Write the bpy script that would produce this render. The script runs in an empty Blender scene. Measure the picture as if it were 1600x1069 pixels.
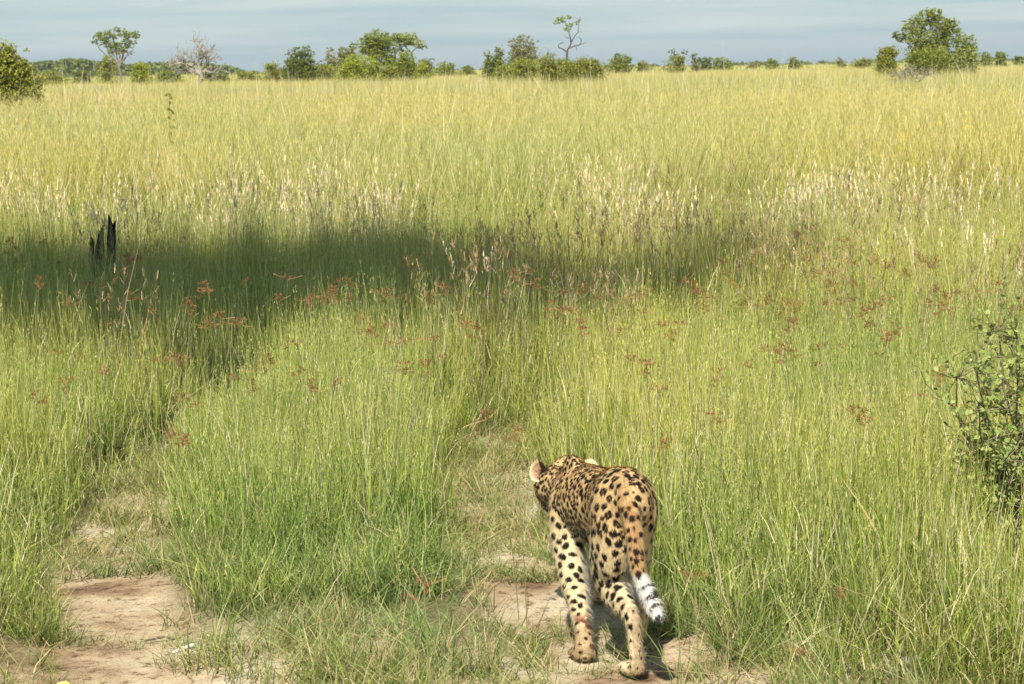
import bpy, bmesh, math, random
import numpy as np
from mathutils import Vector, Matrix, kdtree, noise as mnoise

random.seed(7)
RNG = np.random.default_rng(11)
scene = bpy.context.scene
COL = scene.collection

# ------------------------------------------------------------------ camera
FPX = 3750.0                 # focal length in photo pixels (1600 wide)
HCAM = 1.95
HORZ = 108.0                 # row of the horizon at the picture's centre
PITCH = math.atan((534.5 - HORZ) / FPX)
ROLL = math.radians(-0.95)
cam_data = bpy.data.cameras.new('camera')
cam = bpy.data.objects.new('camera', cam_data)
COL.objects.link(cam)
cam_data.sensor_width = 36.0
cam_data.lens = FPX / 1600.0 * 36.0
cam_data.clip_start = 0.1
cam_data.clip_end = 9000
cam.matrix_world = (Matrix.Translation((0, 0, HCAM)) @ Matrix.Rotation(math.pi / 2 - PITCH, 4, 'X')
                    @ Matrix.Rotation(ROLL, 4, 'Z'))
cam_data.dof.use_dof = True
cam_data.dof.focus_distance = 8.2
cam_data.dof.aperture_fstop = 19.0
scene.camera = cam
CAM_R = cam.matrix_world.to_3x3()

# ------------------------------------------------------------------ sky, sun, exposure
SUN_EL = math.radians(50)
SUN_AZ = math.radians(12)      # sun stands behind the camera, this far to its left
sun_vec = Vector((-math.sin(SUN_AZ) * math.cos(SUN_EL), -math.cos(SUN_AZ) * math.cos(SUN_EL), math.sin(SUN_EL)))
world = bpy.data.worlds.new('World')
scene.world = world
world.use_nodes = True
wt = world.node_tree
for n in list(wt.nodes):
    wt.nodes.remove(n)
def wn(t, **k):
    n = wt.nodes.new(t)
    for a, b in k.items():
        setattr(n, a, b)
    return n
w_out = wn('ShaderNodeOutputWorld')
w_bg = wn('ShaderNodeBackground')
w_bg.inputs['Strength'].default_value = 0.08
sky = wn('ShaderNodeTexSky', sky_type='NISHITA', sun_disc=False)
sky.sun_elevation = SUN_EL
sky.sun_rotation = math.atan2(sun_vec.x, sun_vec.y)
sky.altitude = 900
sky.air_density = 1.0
sky.dust_density = 0.6
sky.ozone_density = 1.2
# broken stratus: streaks seen edge-on near the horizon
tc = wn('ShaderNodeTexCoord')
mp = wn('ShaderNodeMapping')
mp.inputs['Scale'].default_value = (5.0, 5.0, 110.0)
nz = wn('ShaderNodeTexNoise')
nz.inputs['Scale'].default_value = 1.0
nz.inputs['Detail'].default_value = 5.0
nz.inputs['Roughness'].default_value = 0.5
nz.inputs['Distortion'].default_value = 0.3
rp = wn('ShaderNodeValToRGB')
rp.color_ramp.elements[0].position = 0.36
rp.color_ramp.elements[1].position = 0.64
sep = wn('ShaderNodeSeparateXYZ')
grad = wn('ShaderNodeMapRange', clamp=True)
grad.inputs['From Min'].default_value = -0.004
grad.inputs['From Max'].default_value = 0.016
c_low = (2.6, 4.0, 5.1, 1)
c_dark = (3.5, 4.8, 5.3, 1)
c_light = (5.5, 6.4, 6.3, 1)
mixc = wn('ShaderNodeMixRGB')
mixc.inputs[1].default_value = c_dark
mixc.inputs[2].default_value = c_light
mixh = wn('ShaderNodeMixRGB')
mixh.inputs[1].default_value = c_low
cover = wn('ShaderNodeMixRGB')
cover.inputs[0].default_value = 0.82
fade = wn('ShaderNodeMapRange', clamp=True)        # the cloud bank thins out overhead
fade.inputs['From Min'].default_value = 0.15
fade.inputs['From Max'].default_value = 0.75
fade.inputs['To Min'].default_value = 0.9
fade.inputs['To Max'].default_value = 0.25
L = wt.links.new
L(tc.outputs['Generated'], mp.inputs['Vector'])
L(mp.outputs['Vector'], nz.inputs['Vector'])
L(nz.outputs['Fac'], rp.inputs['Fac'])
L(tc.outputs['Generated'], sep.inputs['Vector'])
L(sep.outputs['Z'], grad.inputs['Value'])
L(sep.outputs['Z'], fade.inputs['Value'])
L(rp.outputs['Color'], mixc.inputs[0])
L(grad.outputs['Result'], mixh.inputs[0])
L(mixc.outputs['Color'], mixh.inputs[2])
L(fade.outputs['Result'], cover.inputs[0])
L(sky.outputs['Color'], cover.inputs[1])
L(mixh.outputs['Color'], cover.inputs[2])
L(cover.outputs['Color'], w_bg.inputs['Color'])
L(w_bg.outputs['Background'], w_out.inputs['Surface'])

sd = bpy.data.lights.new('sun', 'SUN')
sd.energy = 5.0
sd.angle = math.radians(0.53)
sd.color = (1.0, 0.94, 0.82)
sun = bpy.data.objects.new('sun', sd)
COL.objects.link(sun)
sun.rotation_euler = sun_vec.to_track_quat('Z', 'Y').to_euler()
sun.location = (-5, -20, 30)

scene.render.engine = 'CYCLES'
scene.view_settings.view_transform = 'Standard'
scene.view_settings.look = 'None'
scene.view_settings.gamma = 1.0
scene.view_settings.use_curve_mapping = False
scene.view_settings.exposure = 0.55
scene.cycles.max_bounces = 4
scene.cycles.diffuse_bounces = 2
scene.cycles.transmission_bounces = 2
scene.cycles.transparent_max_bounces = 4

# ------------------------------------------------------------------ helpers
def P(x, y, d):
    """world point at distance d along +Y that shows at photo pixel (x, y)"""
    v = CAM_R @ Vector(((x - 800.0) / FPX, -(y - 534.5) / FPX, -1.0))
    k = d / v.y
    return Vector((v.x * k, d, HCAM + v.z * k))

def tag(o, label=None, cat=None, group=None, kind=None):
    if label: o['label'] = label
    if cat: o['category'] = cat
    if group: o['group'] = group
    if kind: o['kind'] = kind
    return o

def empty(name, loc, rz=0.0):
    o = bpy.data.objects.new(name, None)
    o.empty_display_size = 0.1
    o.location = loc
    o.rotation_euler = (0, 0, rz)
    COL.objects.link(o)
    return o

def link(name, me, parent=None, world_geo=True):
    o = bpy.data.objects.new(name, me)
    COL.objects.link(o)
    if parent is not None:
        o.parent = parent
        if world_geo:
            m = Matrix.Translation(parent.location) @ parent.rotation_euler.to_matrix().to_4x4()
            o.matrix_parent_inverse = m.inverted()
    return o

def mesh_np(name, verts, faces_flat, loop_counts, mat, attrs=None, smooth=False):
    """fast mesh builder; faces_flat are loop vertex indices, loop_counts per face"""
    me = bpy.data.meshes.new(name)
    verts = np.asarray(verts, dtype=np.float32)
    faces_flat = np.asarray(faces_flat, dtype=np.int32)
    loop_counts = np.asarray(loop_counts, dtype=np.int32)
    me.vertices.add(len(verts))
    me.vertices.foreach_set('co', verts.ravel())
    me.loops.add(len(faces_flat))
    me.loops.foreach_set('vertex_index', faces_flat)
    me.polygons.add(len(loop_counts))
    st = np.zeros(len(loop_counts), dtype=np.int32)
    st[1:] = np.cumsum(loop_counts)[:-1]
    me.polygons.foreach_set('loop_start', st)
    if smooth:
        me.polygons.foreach_set('use_smooth', np.ones(len(loop_counts), dtype=bool))
    me.update(calc_edges=True)
    for k, v in (attrs or {}).items():
        v = np.asarray(v, dtype=np.float32)
        if v.ndim == 1:
            a = me.attributes.new(k, 'FLOAT', 'POINT')
            a.data.foreach_set('value', v)
        else:
            a = me.attributes.new(k, 'FLOAT_VECTOR', 'POINT')
            a.data.foreach_set('vector', v.ravel())
    if mat is not None:
        me.materials.append(mat)
    return me

class Nodes:
    def __init__(self, name):
        self.m = bpy.data.materials.new(name)
        self.m.use_nodes = True
        self.t = self.m.node_tree
        for n in list(self.t.nodes):
            self.t.nodes.remove(n)
        self.out = self.n('ShaderNodeOutputMaterial')
    def n(self, t, **k):
        x = self.t.nodes.new(t)
        for a, b in k.items():
            setattr(x, a, b)
        return x
    def l(self, a, b):
        self.t.links.new(a, b)
    def attr(self, name, inst=False):
        a = self.n('ShaderNodeAttribute', attribute_name=name)
        a.attribute_type = 'INSTANCER' if inst else 'GEOMETRY'
        return a
    def ramp(self, fac, stops):
        r = self.n('ShaderNodeValToRGB')
        e = r.color_ramp.elements
        while len(e) < len(stops):
            e.new(0.5)
        for el, (p, c) in zip(e, stops):
            el.position = p
            el.color = (c[0], c[1], c[2], 1)
        if fac is not None:
            self.l(fac, r.inputs['Fac'])
        return r
    def mix(self, fac, a, b, mode='MIX'):
        m = self.n('ShaderNodeMixRGB', blend_type=mode)
        for s, v in ((0, fac), (1, a), (2, b)):
            if isinstance(v, (int, float)):
                m.inputs[s].default_value = v
            elif isinstance(v, tuple):
                m.inputs[s].default_value = (v[0], v[1], v[2], 1)
            else:
                self.l(v, m.inputs[s])
        return m.outputs[0]
    def math(self, op, a, b=None, c=None, clamp=False):
        m = self.n('ShaderNodeMath', operation=op, use_clamp=clamp)
        for s, v in ((0, a), (1, b), (2, c)):
            if v is None: continue
            if isinstance(v, (int, float)):
                m.inputs[s].default_value = v
            else:
                self.l(v, m.inputs[s])
        return m.outputs[0]
    def noise(self, scale, detail=3, vec=None, rough=0.5):
        z = self.n('ShaderNodeTexNoise')
        z.inputs['Scale'].default_value = scale
        z.inputs['Detail'].default_value = detail
        z.inputs['Roughness'].default_value = rough
        if vec is not None:
            self.l(vec, z.inputs['Vector'])
        return z

def leafy_shader(N, color, trans=0.35, rough=0.5, spec=0.3):
    b = N.n('ShaderNodeBsdfPrincipled')
    N.l(color, b.inputs['Base Color'])
    b.inputs['Roughness'].default_value = rough
    b.inputs['Specular IOR Level'].default_value = spec
    t = N.n('ShaderNodeBsdfTranslucent')
    N.l(color, t.inputs['Color'])
    m = N.n('ShaderNodeMixShader')
    m.inputs[0].default_value = trans
    N.l(b.outputs[0], m.inputs[1])
    N.l(t.outputs[0], m.inputs[2])
    N.l(m.outputs[0], N.out.inputs['Surface'])

def grass_mat(name, base, mid, tip, straw, straw_amt, tint_a=(1, 1, 1), tint_b=(1.2, 1.05, 0.7), trans=0.35):
    """colour of a living blade from foot to tip; some blades are dry; patches of the meadow differ"""
    N = Nodes(name)
    t = N.attr('t').outputs['Fac']
    r = N.attr('r').outputs['Fac']
    tint = N.attr('tint', True).outputs['Fac']
    dry = N.attr('dry', True).outputs['Fac']
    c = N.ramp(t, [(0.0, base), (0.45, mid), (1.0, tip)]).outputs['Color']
    rv = N.ramp(r, [(0.0, (0.36, 0.46, 0.36)), (0.45, (0.98, 1, 0.9)), (1.0, (1.5, 1.38, 1.2))]).outputs['Color']
    c = N.mix(1.0, c, rv, 'MULTIPLY')
    tn = N.ramp(tint, [(0.0, tint_a), (1.0, tint_b)]).outputs['Color']
    c = N.mix(1.0, c, tn, 'MULTIPLY')
    amt = N.math('ADD', straw_amt, dry)
    r2 = N.math('FRACT', N.math('MULTIPLY', r, 37.17))
    isdry = N.math('LESS_THAN', r2, amt)
    c = N.mix(isdry, c, straw)
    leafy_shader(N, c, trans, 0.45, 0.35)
    return N.m

def plain_mat(name, col, rough=0.8, var=0.25, scale=6, spec=0.3):
    N = Nodes(name)
    z = N.noise(scale, 4)
    d = tuple(v * (1 - var) for v in col)
    u = tuple(min(1, v * (1 + var)) for v in col)
    c = N.ramp(z.outputs['Fac'], [(0.3, d), (0.7, u)]).outputs['Color']
    b = N.n('ShaderNodeBsdfPrincipled')
    N.l(c, b.inputs['Base Color'])
    b.inputs['Roughness'].default_value = rough
    b.inputs['Specular IOR Level'].default_value = spec
    N.l(b.outputs[0], N.out.inputs['Surface'])
    return N.m

def leaf_mat(name, cols, trans=0.3):
    N = Nodes(name)
    r = N.attr('r').outputs['Fac']
    c = N.ramp(r, [(i / (len(cols) - 1), k) for i, k in enumerate(cols)]).outputs['Color']
    leafy_shader(N, c, trans, 0.5, 0.3)
    return N.m

# ------------------------------------------------------------------ the two wheel tracks
TRACK_L = np.array([(6.0, -1.25), (7.4, -1.32), (8.3, -1.42), (9.2, -1.62), (10.2, -1.76), (11.2, -1.80), (12.4, -1.72), (14, -1.5), (17, -1.0), (22, 0.4)])
TRACK_R = np.array([(6.0, 0.48), (7.4, 0.36), (8.2, 0.22), (8.9, 0.08), (9.6, -0.03), (10.6, -0.12), (11.6, -0.14), (12.6, -0.04), (14, 0.2), (17, 0.7), (22, 2.1)])
def tdist(X, Y):
    dl = np.abs(X - np.interp(Y, TRACK_L[:, 0], TRACK_L[:, 1]))
    dr = np.abs(X - np.interp(Y, TRACK_R[:, 0], TRACK_R[:, 1]))
    return dl, dr
def vnoise(X, Y, s, seed=0.0):
    X = np.asarray(X, float); Y = np.asarray(Y, float)
    a = np.zeros_like(X)
    rr = np.random.default_rng(int(seed * 100) + 5)
    for k in range(7):
        th = rr.uniform(0, 6.283); f = s * rr.uniform(0.6, 2.1); ph = rr.uniform(0, 6.283)
        a += np.sin((X * math.cos(th) + Y * math.sin(th)) * f + ph + 1.3 * np.sin((X * math.sin(th) - Y * math.cos(th)) * f * 0.7 + ph * 2))
    return a / 7 * 1.6          # about -1..1
def smooth(e0, e1, x):
    t = np.clip((x - e0) / (e1 - e0), 0, 1)
    return t * t * (3 - 2 * t)
def ground_z(X, Y):
    dl, dr = tdist(X, Y)
    d = np.minimum(dl, dr)
    near = 1 - smooth(20, 40, Y)
    z = -0.035 * (1 - smooth(0.12, 0.42, d)) * near
    z = z + 0.012 * vnoise(X, Y, 2.2, 1) * near + 0.004 * vnoise(X, Y, 11, 2) * (1 - smooth(12, 20, Y))
    return z

# ------------------------------------------------------------------ ground
def axis(lo, hi, step, far, ratio):
    a = list(np.arange(lo, hi + 1e-6, step))
    s, x = step, hi
    while x < far[1]:
        s *= ratio; x += s; a.append(x)
    s, x = step, lo
    b = []
    while x > far[0]:
        s *= ratio; x -= s; b.append(x)
    return np.array(b[::-1] + a)
gx = axis(-3.2, 3.2, 0.035, (-3200, 3200), 1.18)
gy = axis(6.4, 14.0, 0.035, (-60, 4200), 1.16)
GX, GY = np.meshgrid(gx, gy)
GZ = ground_z(GX, GY)
nx, ny = len(gx), len(gy)
gi = np.arange(nx * ny).reshape(ny, nx)
quads = np.stack([gi[:-1, :-1], gi[:-1, 1:], gi[1:, 1:], gi[1:, :-1]], -1).reshape(-1, 4)
gv = np.stack([GX, GY, GZ], -1).reshape(-1, 3)
dl, dr = tdist(GX, GY)
bare = (1 - smooth(0.16, 0.42, np.minimum(dl, dr) + 0.08 * vnoise(GX, GY, 4, 3)))
bare = np.maximum(bare, 1 - smooth(7.9, 8.9, GY + 0.35 * vnoise(GX, GY, 2.6, 4)))
bare *= (1 - smooth(15, 22, GY))
N = Nodes('sandy_soil')
geo = N.n('ShaderNodeNewGeometry')
z1 = N.noise(1.6, 6, geo.outputs['Position'], 0.6)
z2 = N.noise(22, 5, geo.outputs['Position'], 0.7)
z3 = N.noise(140, 3, geo.outputs['Position'], 0.6)
sand = N.ramp(z1.outputs['Fac'], [(0.36, (0.20, 0.125, 0.075)), (0.45, (0.42, 0.32, 0.205)), (0.58, (0.56, 0.475, 0.34))]).outputs['Color']
grit = N.ramp(z2.outputs['Fac'], [(0.36, (0.40, 0.31, 0.23)), (0.45, (0.92, 0.92, 0.92)), (0.7, (1.12, 1.1, 1.06))]).outputs['Color']
sand = N.mix(1.0, sand, grit, 'MULTIPLY')
g3 = N.ramp(z3.outputs['Fac'], [(0.34, (0.34, 0.28, 0.22)), (0.43, (0.95, 0.94, 0.92)), (0.60, (1, 1, 1)), (0.72, (1.25, 1.22, 1.18))]).outputs['Color']
sand = N.mix(0.8, sand, g3, 'MULTIPLY')
litter = N.ramp(z2.outputs['Fac'], [(0.3, (0.045, 0.045, 0.018)), (0.6, (0.12, 0.105, 0.045))]).outputs['Color']
far_c = N.ramp(N.noise(0.02, 5, geo.outputs['Position'], 0.6).outputs['Fac'], [(0.3, (0.19, 0.19, 0.055)), (0.65, (0.34, 0.30, 0.11))]).outputs['Color']
farm = N.attr('farm').outputs['Fac']
litter = N.mix(farm, litter, far_c)
c = N.mix(N.attr('bare').outputs['Fac'], litter, sand)
b = N.n('ShaderNodeBsdfPrincipled')
N.l(c, b.inputs['Base Color'])
b.inputs['Roughness'].default_value = 0.95
b.inputs['Specular IOR Level'].default_value = 0.15
bp = N.n('ShaderNodeBump')
bp.inputs['Strength'].default_value = 0.7
bp.inputs['Distance'].default_value = 0.012
hsum = N.math('ADD', z2.outputs['Fac'], N.math('MULTIPLY', z3.outputs['Fac'], 0.5))
N.l(hsum, bp.inputs['Height'])
N.l(bp.outputs[0], b.inputs['Normal'])
N.l(b.outputs[0], N.out.inputs['Surface'])
farv = smooth(60, 200, GY)
me = mesh_np('ground', gv, quads.ravel(), np.full(len(quads), 4), N.m,
             {'bare': bare.ravel(), 'farm': farv.ravel()}, smooth=True)
tag(link('ground', me), kind='structure')

# ------------------------------------------------------------------ grass clumps
def clump(n, rad, h, w, lean, curve, hvar=0.3, head=None, seed=0, leaves=0.0, bh=0.0, side=0.0):
    """n blades as tapering bent ribbons; head: dict for seed heads on a share of the culms"""
    rr = np.random.default_rng(seed)
    V, F, C, T, R = [], [], [], [], []
    def ribbon(p, dirv, H, W, bend, rnd, t0=0.0, t1=1.0, segs=3, yaw=None):
        a = rr.uniform(0, math.pi) if yaw is None else yaw
        s = np.array((math.cos(a), math.sin(a), 0.0)) * W * 0.5
        base = len(V)
        for i in range(segs + 1):
            u = i / segs
            q = p + np.array((dirv[0] * u + bend[0] * u * u, dirv[1] * u + bend[1] * u * u, u * (1 - 0.25 * min(1.0, (bend[0]**2 + bend[1]**2) / max(1e-6, H * H)) * u))) * np.array((1, 1, H))
            tt = t0 + (t1 - t0) * u
            if i < segs:
                ww = 1.0 - 0.45 * u
                V.append(q - s * ww); V.append(q + s * ww)
                T.extend((tt, tt)); R.extend((rnd, rnd))
            else:
                V.append(q); T.append(tt); R.append(rnd)
        for i in range(segs):
            o = base + 2 * i
            if i < segs - 1:
                F.extend((o, o + 1, o + 3, o + 2)); C.append(4)
            else:
                F.extend((o, o + 1, o + 2)); C.append(3)
        return q
    for k in range(n):
        ra = rad * math.sqrt(rr.uniform()); an = rr.uniform(0, 6.283)
        p = np.array((ra * math.cos(an), ra * math.sin(an), -0.01))
        H = h * (1 + hvar * rr.normal() * 0.6)
        H = max(0.25 * h, H)
        la = rr.uniform(0, 6.283)
        lm = abs(rr.normal()) * lean * H
        d = (lm * math.cos(la) + side * H, lm * math.sin(la))
        ba = la + rr.normal() * 0.6
        bm = abs(rr.normal()) * curve * H
        rnd = rr.uniform()
        tipq = ribbon(p, d, H, w * rr.uniform(0.7, 1.3), (bm * math.cos(ba), bm * math.sin(ba)), rnd)
        if rr.uniform() < leaves:          # a side leaf half way up the culm
            u = rr.uniform(0.25, 0.6)
            q = p + (tipq - p) * u
            ya = rr.uniform(0, 6.283); ll = H * rr.uniform(0.2, 0.38)
            ribbon(q, (0.35 * ll * math.cos(ya), 0.35 * ll * math.sin(ya)), ll * 0.8, w * 1.2, (0.45 * ll * math.cos(ya), 0.45 * ll * math.sin(ya)), rr.uniform(), u, 0.9, 2, ya + 1.57)
        if head and rr.uniform() < head['share']:
            m = head['n']; hl = head['len']; hw = head['w']
            dv = (tipq - p); dv = dv / np.linalg.norm(dv)
            for j in range(m):
                u = rr.uniform()
                q = tipq - dv * hl * (1 - u) * 1.0
                ya = rr.uniform(0, 6.283)
                out = head['spread'] * hl * (1 - 0.6 * u) * rr.uniform(0.3, 1)
                q2 = q + np.array((out * math.cos(ya), out * math.sin(ya), head['rise'] * hl * rr.uniform(0.4, 1)))
                b0 = len(V)
                sdv = np.array((math.cos(ya + 1.57), math.sin(ya + 1.57), 0)) * hw
                V.extend((q - sdv * 0.5, q + sdv * 0.5, q2 + sdv * 0.6, q2 - sdv * 0.2))
                T.extend((2.0,) * 4); R.extend((rr.uniform(),) * 4)
                F.extend((b0, b0 + 1, b0 + 2, b0 + 3)); C.append(4)
    return np.array(V), F, C, {'t': np.array(T), 'r': np.array(R)}

def clump_set(name, k, mat, **kw):
    col = bpy.data.collections.new(name + '_sources')
    for i in range(k):
        kk = dict(kw); kk['seed'] = hash((len(name), i)) % 10000 + i * 17 + len(bpy.data.meshes)
        kk['side'] = random.uniform(-0.05, 0.05)
        V, F, C, A = clump(**kk)
        me = mesh_np(name, V, F, C, mat, A)
        o = bpy.data.objects.new('%s_source_%02d' % (name, i), me)
        col.objects.link(o)
    return col

def scatter(name, label, cat, col, pts, sc, rot, tint, dry, kvar):
    n = len(pts)
    me = bpy.data.meshes.new(name)
    me.vertices.add(n)
    me.vertices.foreach_set('co', np.asarray(pts, np.float32).ravel())
    def at(nm, tp, vals, f):
        a = me.attributes.new(nm, tp, 'POINT')
        a.data.foreach_set(f, np.asarray(vals).ravel())
    at('sc', 'FLOAT_VECTOR', np.asarray(sc, np.float32), 'vector')
    at('ro', 'FLOAT_VECTOR', np.asarray(rot, np.float32), 'vector')
    at('tint', 'FLOAT', np.asarray(tint, np.float32), 'value')
    at('dry', 'FLOAT', np.asarray(dry, np.float32), 'value')
    at('idx', 'INT', RNG.integers(0, kvar, n).astype(np.int32), 'value')
    me.update()
    o = bpy.data.objects.new(name, me)
    COL.objects.link(o)
    tag(o, label, cat, kind='stuff')
    ng = bpy.data.node_groups.new(name, 'GeometryNodeTree')
    ng.interface.new_socket('Geometry', in_out='INPUT', socket_type='NodeSocketGeometry')
    ng.interface.new_socket('Geometry', in_out='OUTPUT', socket_type='NodeSocketGeometry')
    gi_ = ng.nodes.new('NodeGroupInput'); go = ng.nodes.new('NodeGroupOutput')
    iop = ng.nodes.new('GeometryNodeInstanceOnPoints')
    ci = ng.nodes.new('GeometryNodeCollectionInfo')
    ci.inputs['Collection'].default_value = col
    ci.inputs['Separate Children'].default_value = True
    ci.inputs['Reset Children'].default_value = True
    def na(nm, tp):
        x = ng.nodes.new('GeometryNodeInputNamedAttribute'); x.data_type = tp
        x.inputs['Name'].default_value = nm
        return x.outputs['Attribute']
    iop.inputs['Pick Instance'].default_value = True
    lk = ng.links.new
    lk(gi_.outputs[0], iop.inputs['Points'])
    lk(ci.outputs[0], iop.inputs['Instance'])
    lk(na('idx', 'INT'), iop.inputs['Instance Index'])
    e2r = ng.nodes.new('FunctionNodeEulerToRotation')
    lk(na('ro', 'FLOAT_VECTOR'), e2r.inputs[0])
    lk(e2r.outputs[0], iop.inputs['Rotation'])
    lk(na('sc', 'FLOAT_VECTOR'), iop.inputs['Scale'])
    lk(iop.outputs[0], go.inputs[0])
    md = o.modifiers.new('scatter', 'NODES')
    md.node_group = ng
    return o

def wedge(y0, y1, dens, margin=1.0, slope=0.235):
    """random points over the ground the picture sees between two distances"""
    A = slope * (y1 ** 2 - y0 ** 2) + 2 * margin * (y1 - y0)
    n = int(A * dens)
    Y = np.empty(0)
    while len(Y) < n:
        y = RNG.uniform(y0, y1, n * 2)
        keep = RNG.uniform(0, 1, n * 2) * (slope * y1 + margin) < (slope * y + margin)
        Y = np.concatenate([Y, y[keep]])
    Y = Y[:n]
    X = RNG.uniform(-1, 1, n) * (slope * Y + margin)
    return X, Y

def put(name, label, cat, col, kvar, X, Y, hs, ws, tint, dry, tilt=0.06):
    n = len(X)
    pts = np.stack([X, Y, ground_z(X, Y)], -1)
    sc = np.stack([ws, ws, hs], -1)
    rot = np.stack([RNG.normal(0, tilt, n), RNG.normal(0, tilt, n), RNG.uniform(0, 6.283, n)], -1)
    return scatter(name, label, cat, col, pts, sc, rot, np.clip(tint, 0, 1), dry, kvar)

GM = dict(
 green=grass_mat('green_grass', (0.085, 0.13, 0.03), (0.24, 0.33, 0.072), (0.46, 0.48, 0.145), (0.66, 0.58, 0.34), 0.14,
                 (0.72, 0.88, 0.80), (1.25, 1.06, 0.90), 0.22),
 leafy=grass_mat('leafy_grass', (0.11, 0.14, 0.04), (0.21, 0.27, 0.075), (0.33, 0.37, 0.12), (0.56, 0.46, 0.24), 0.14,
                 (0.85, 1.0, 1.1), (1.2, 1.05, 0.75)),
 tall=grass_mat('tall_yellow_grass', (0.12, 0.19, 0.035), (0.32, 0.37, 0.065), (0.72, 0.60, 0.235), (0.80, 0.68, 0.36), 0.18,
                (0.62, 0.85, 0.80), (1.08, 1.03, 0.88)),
 litter=grass_mat('dry_litter', (0.36, 0.26, 0.13), (0.46, 0.35, 0.18), (0.50, 0.40, 0.22), (0.20, 0.12, 0.06), 0.15),
 plume=grass_mat('plume_grass', (0.20, 0.22, 0.07), (0.56, 0.45, 0.28), (0.86, 0.77, 0.68), (0.62, 0.50, 0.36), 0.2, trans=0.25),
 brown=grass_mat('brown_panicle_grass', (0.16, 0.17, 0.06), (0.27, 0.25, 0.09), (0.38, 0.27, 0.16), (0.44, 0.33, 0.22), 0.3),
)

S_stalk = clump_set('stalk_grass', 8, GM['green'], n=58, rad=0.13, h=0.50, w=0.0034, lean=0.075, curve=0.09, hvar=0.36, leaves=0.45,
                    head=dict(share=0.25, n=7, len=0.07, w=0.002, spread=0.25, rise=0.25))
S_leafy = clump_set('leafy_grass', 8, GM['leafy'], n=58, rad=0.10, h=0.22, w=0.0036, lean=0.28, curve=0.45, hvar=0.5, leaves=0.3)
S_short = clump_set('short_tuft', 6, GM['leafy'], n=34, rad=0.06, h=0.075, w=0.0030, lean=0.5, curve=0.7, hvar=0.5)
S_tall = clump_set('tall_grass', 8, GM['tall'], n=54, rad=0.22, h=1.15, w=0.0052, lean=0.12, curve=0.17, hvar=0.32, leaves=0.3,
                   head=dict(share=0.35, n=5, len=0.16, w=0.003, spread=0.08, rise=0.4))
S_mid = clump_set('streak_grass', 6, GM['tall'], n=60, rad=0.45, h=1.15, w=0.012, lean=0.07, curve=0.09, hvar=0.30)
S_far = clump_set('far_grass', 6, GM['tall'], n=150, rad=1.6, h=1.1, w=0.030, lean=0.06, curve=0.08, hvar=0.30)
S_plume = clump_set('plume_grass', 6, GM['plume'], n=13, rad=0.12, h=0.98, w=0.0045, lean=0.10, curve=0.10, hvar=0.16, leaves=0.3,
                    head=dict(share=0.85, n=13, len=0.12, w=0.006, spread=0.10, rise=0.35))
S_brown = clump_set('panicle_grass', 6, GM['brown'], n=16, rad=0.15, h=0.95, w=0.004, lean=0.10, curve=0.12, hvar=0.2,
                    head=dict(share=0.8, n=16, len=0.20, w=0.0035, spread=0.32, rise=0.25))
S_wisp = clump_set('wispy_grass', 6, GM['tall'], n=15, rad=0.30, h=1.32, w=0.0042, lean=0.17, curve=0.20, hvar=0.25)
S_culm = clump_set('tall_culm', 6, GM['plume'], n=3, rad=0.25, h=1.95, w=0.0085, lean=0.06, curve=0.10, hvar=0.24,
                   head=dict(share=0.15, n=5, len=0.16, w=0.003, spread=0.04, rise=0.5))
S_litter = clump_set('dry_litter', 6, GM['litter'], n=26, rad=0.14, h=0.020, w=0.0026, lean=2.6, curve=2.5, hvar=0.7)

def height_field(X, Y):
    """how tall the near grass stands: nothing on the wheel tracks, low by them and in the foreground"""
    dl, dr = tdist(X, Y)
    nzv = vnoise(X, Y, 3.0, 8)
    hid = smooth(12.4, 14.5, Y)                       # the tracks are overgrown farther off
    far = smooth(9.2, 11.5, Y)
    el = smooth(0.18 - .12 * far, 0.62 - .16 * far, dl + 0.08 * nzv + 0.10 * (Y < 8.9))
    er = smooth(0.18 - .03 * far, 0.58 - .08 * far, dr + 0.08 * nzv)
    e = np.minimum(el, er)
    e = e + (1 - e) * hid
    # foreground clearing: grass starts beyond this line
    edge = np.interp(X, [-2.6, -1.7, -1.0, -0.4, 0.2, 0.55, 1.0, 1.5, 2.2], [8.0, 8.3, 8.75, 8.60, 8.5, 7.75, 7.45, 7.0, 6.6])
    fore = smooth(-0.30, 1.25, Y - edge + 0.22 * vnoise(X, Y, 4.5, 9))
    shr = ((X - 2.08) / .42) ** 2 + ((Y - 8.72) / .62) ** 2      # the shrub at the right edge keeps the grass down
    e = e * (0.22 + 0.78 * smooth(0.7, 1.3, shr))
    return e, fore

# near stalks
X, Y = wedge(6.2, 15.0, 62)
e, fore = height_field(X, Y)
hf = e * fore
keep = (hf > 0.12) & (RNG.uniform(size=len(X)) < 0.15 + 0.85 * hf)
X, Y, hf = X[keep], Y[keep], hf[keep]
patch = vnoise(X, Y, 1.1, 12)
hs = (0.30 + 0.70 * hf) * (1 + 0.18 * patch + 0.10 * vnoise(X, Y, 5.0, 13)) * RNG.uniform(0.68, 1.2, len(X))
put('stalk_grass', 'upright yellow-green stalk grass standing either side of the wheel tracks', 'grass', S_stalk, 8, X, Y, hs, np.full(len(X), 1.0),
    0.5 + 0.45 * patch + RNG.normal(0, 0.15, len(X)), np.clip(0.05 + 0.10 * vnoise(X, Y, 1.7, 14), 0, 0.3))
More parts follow.
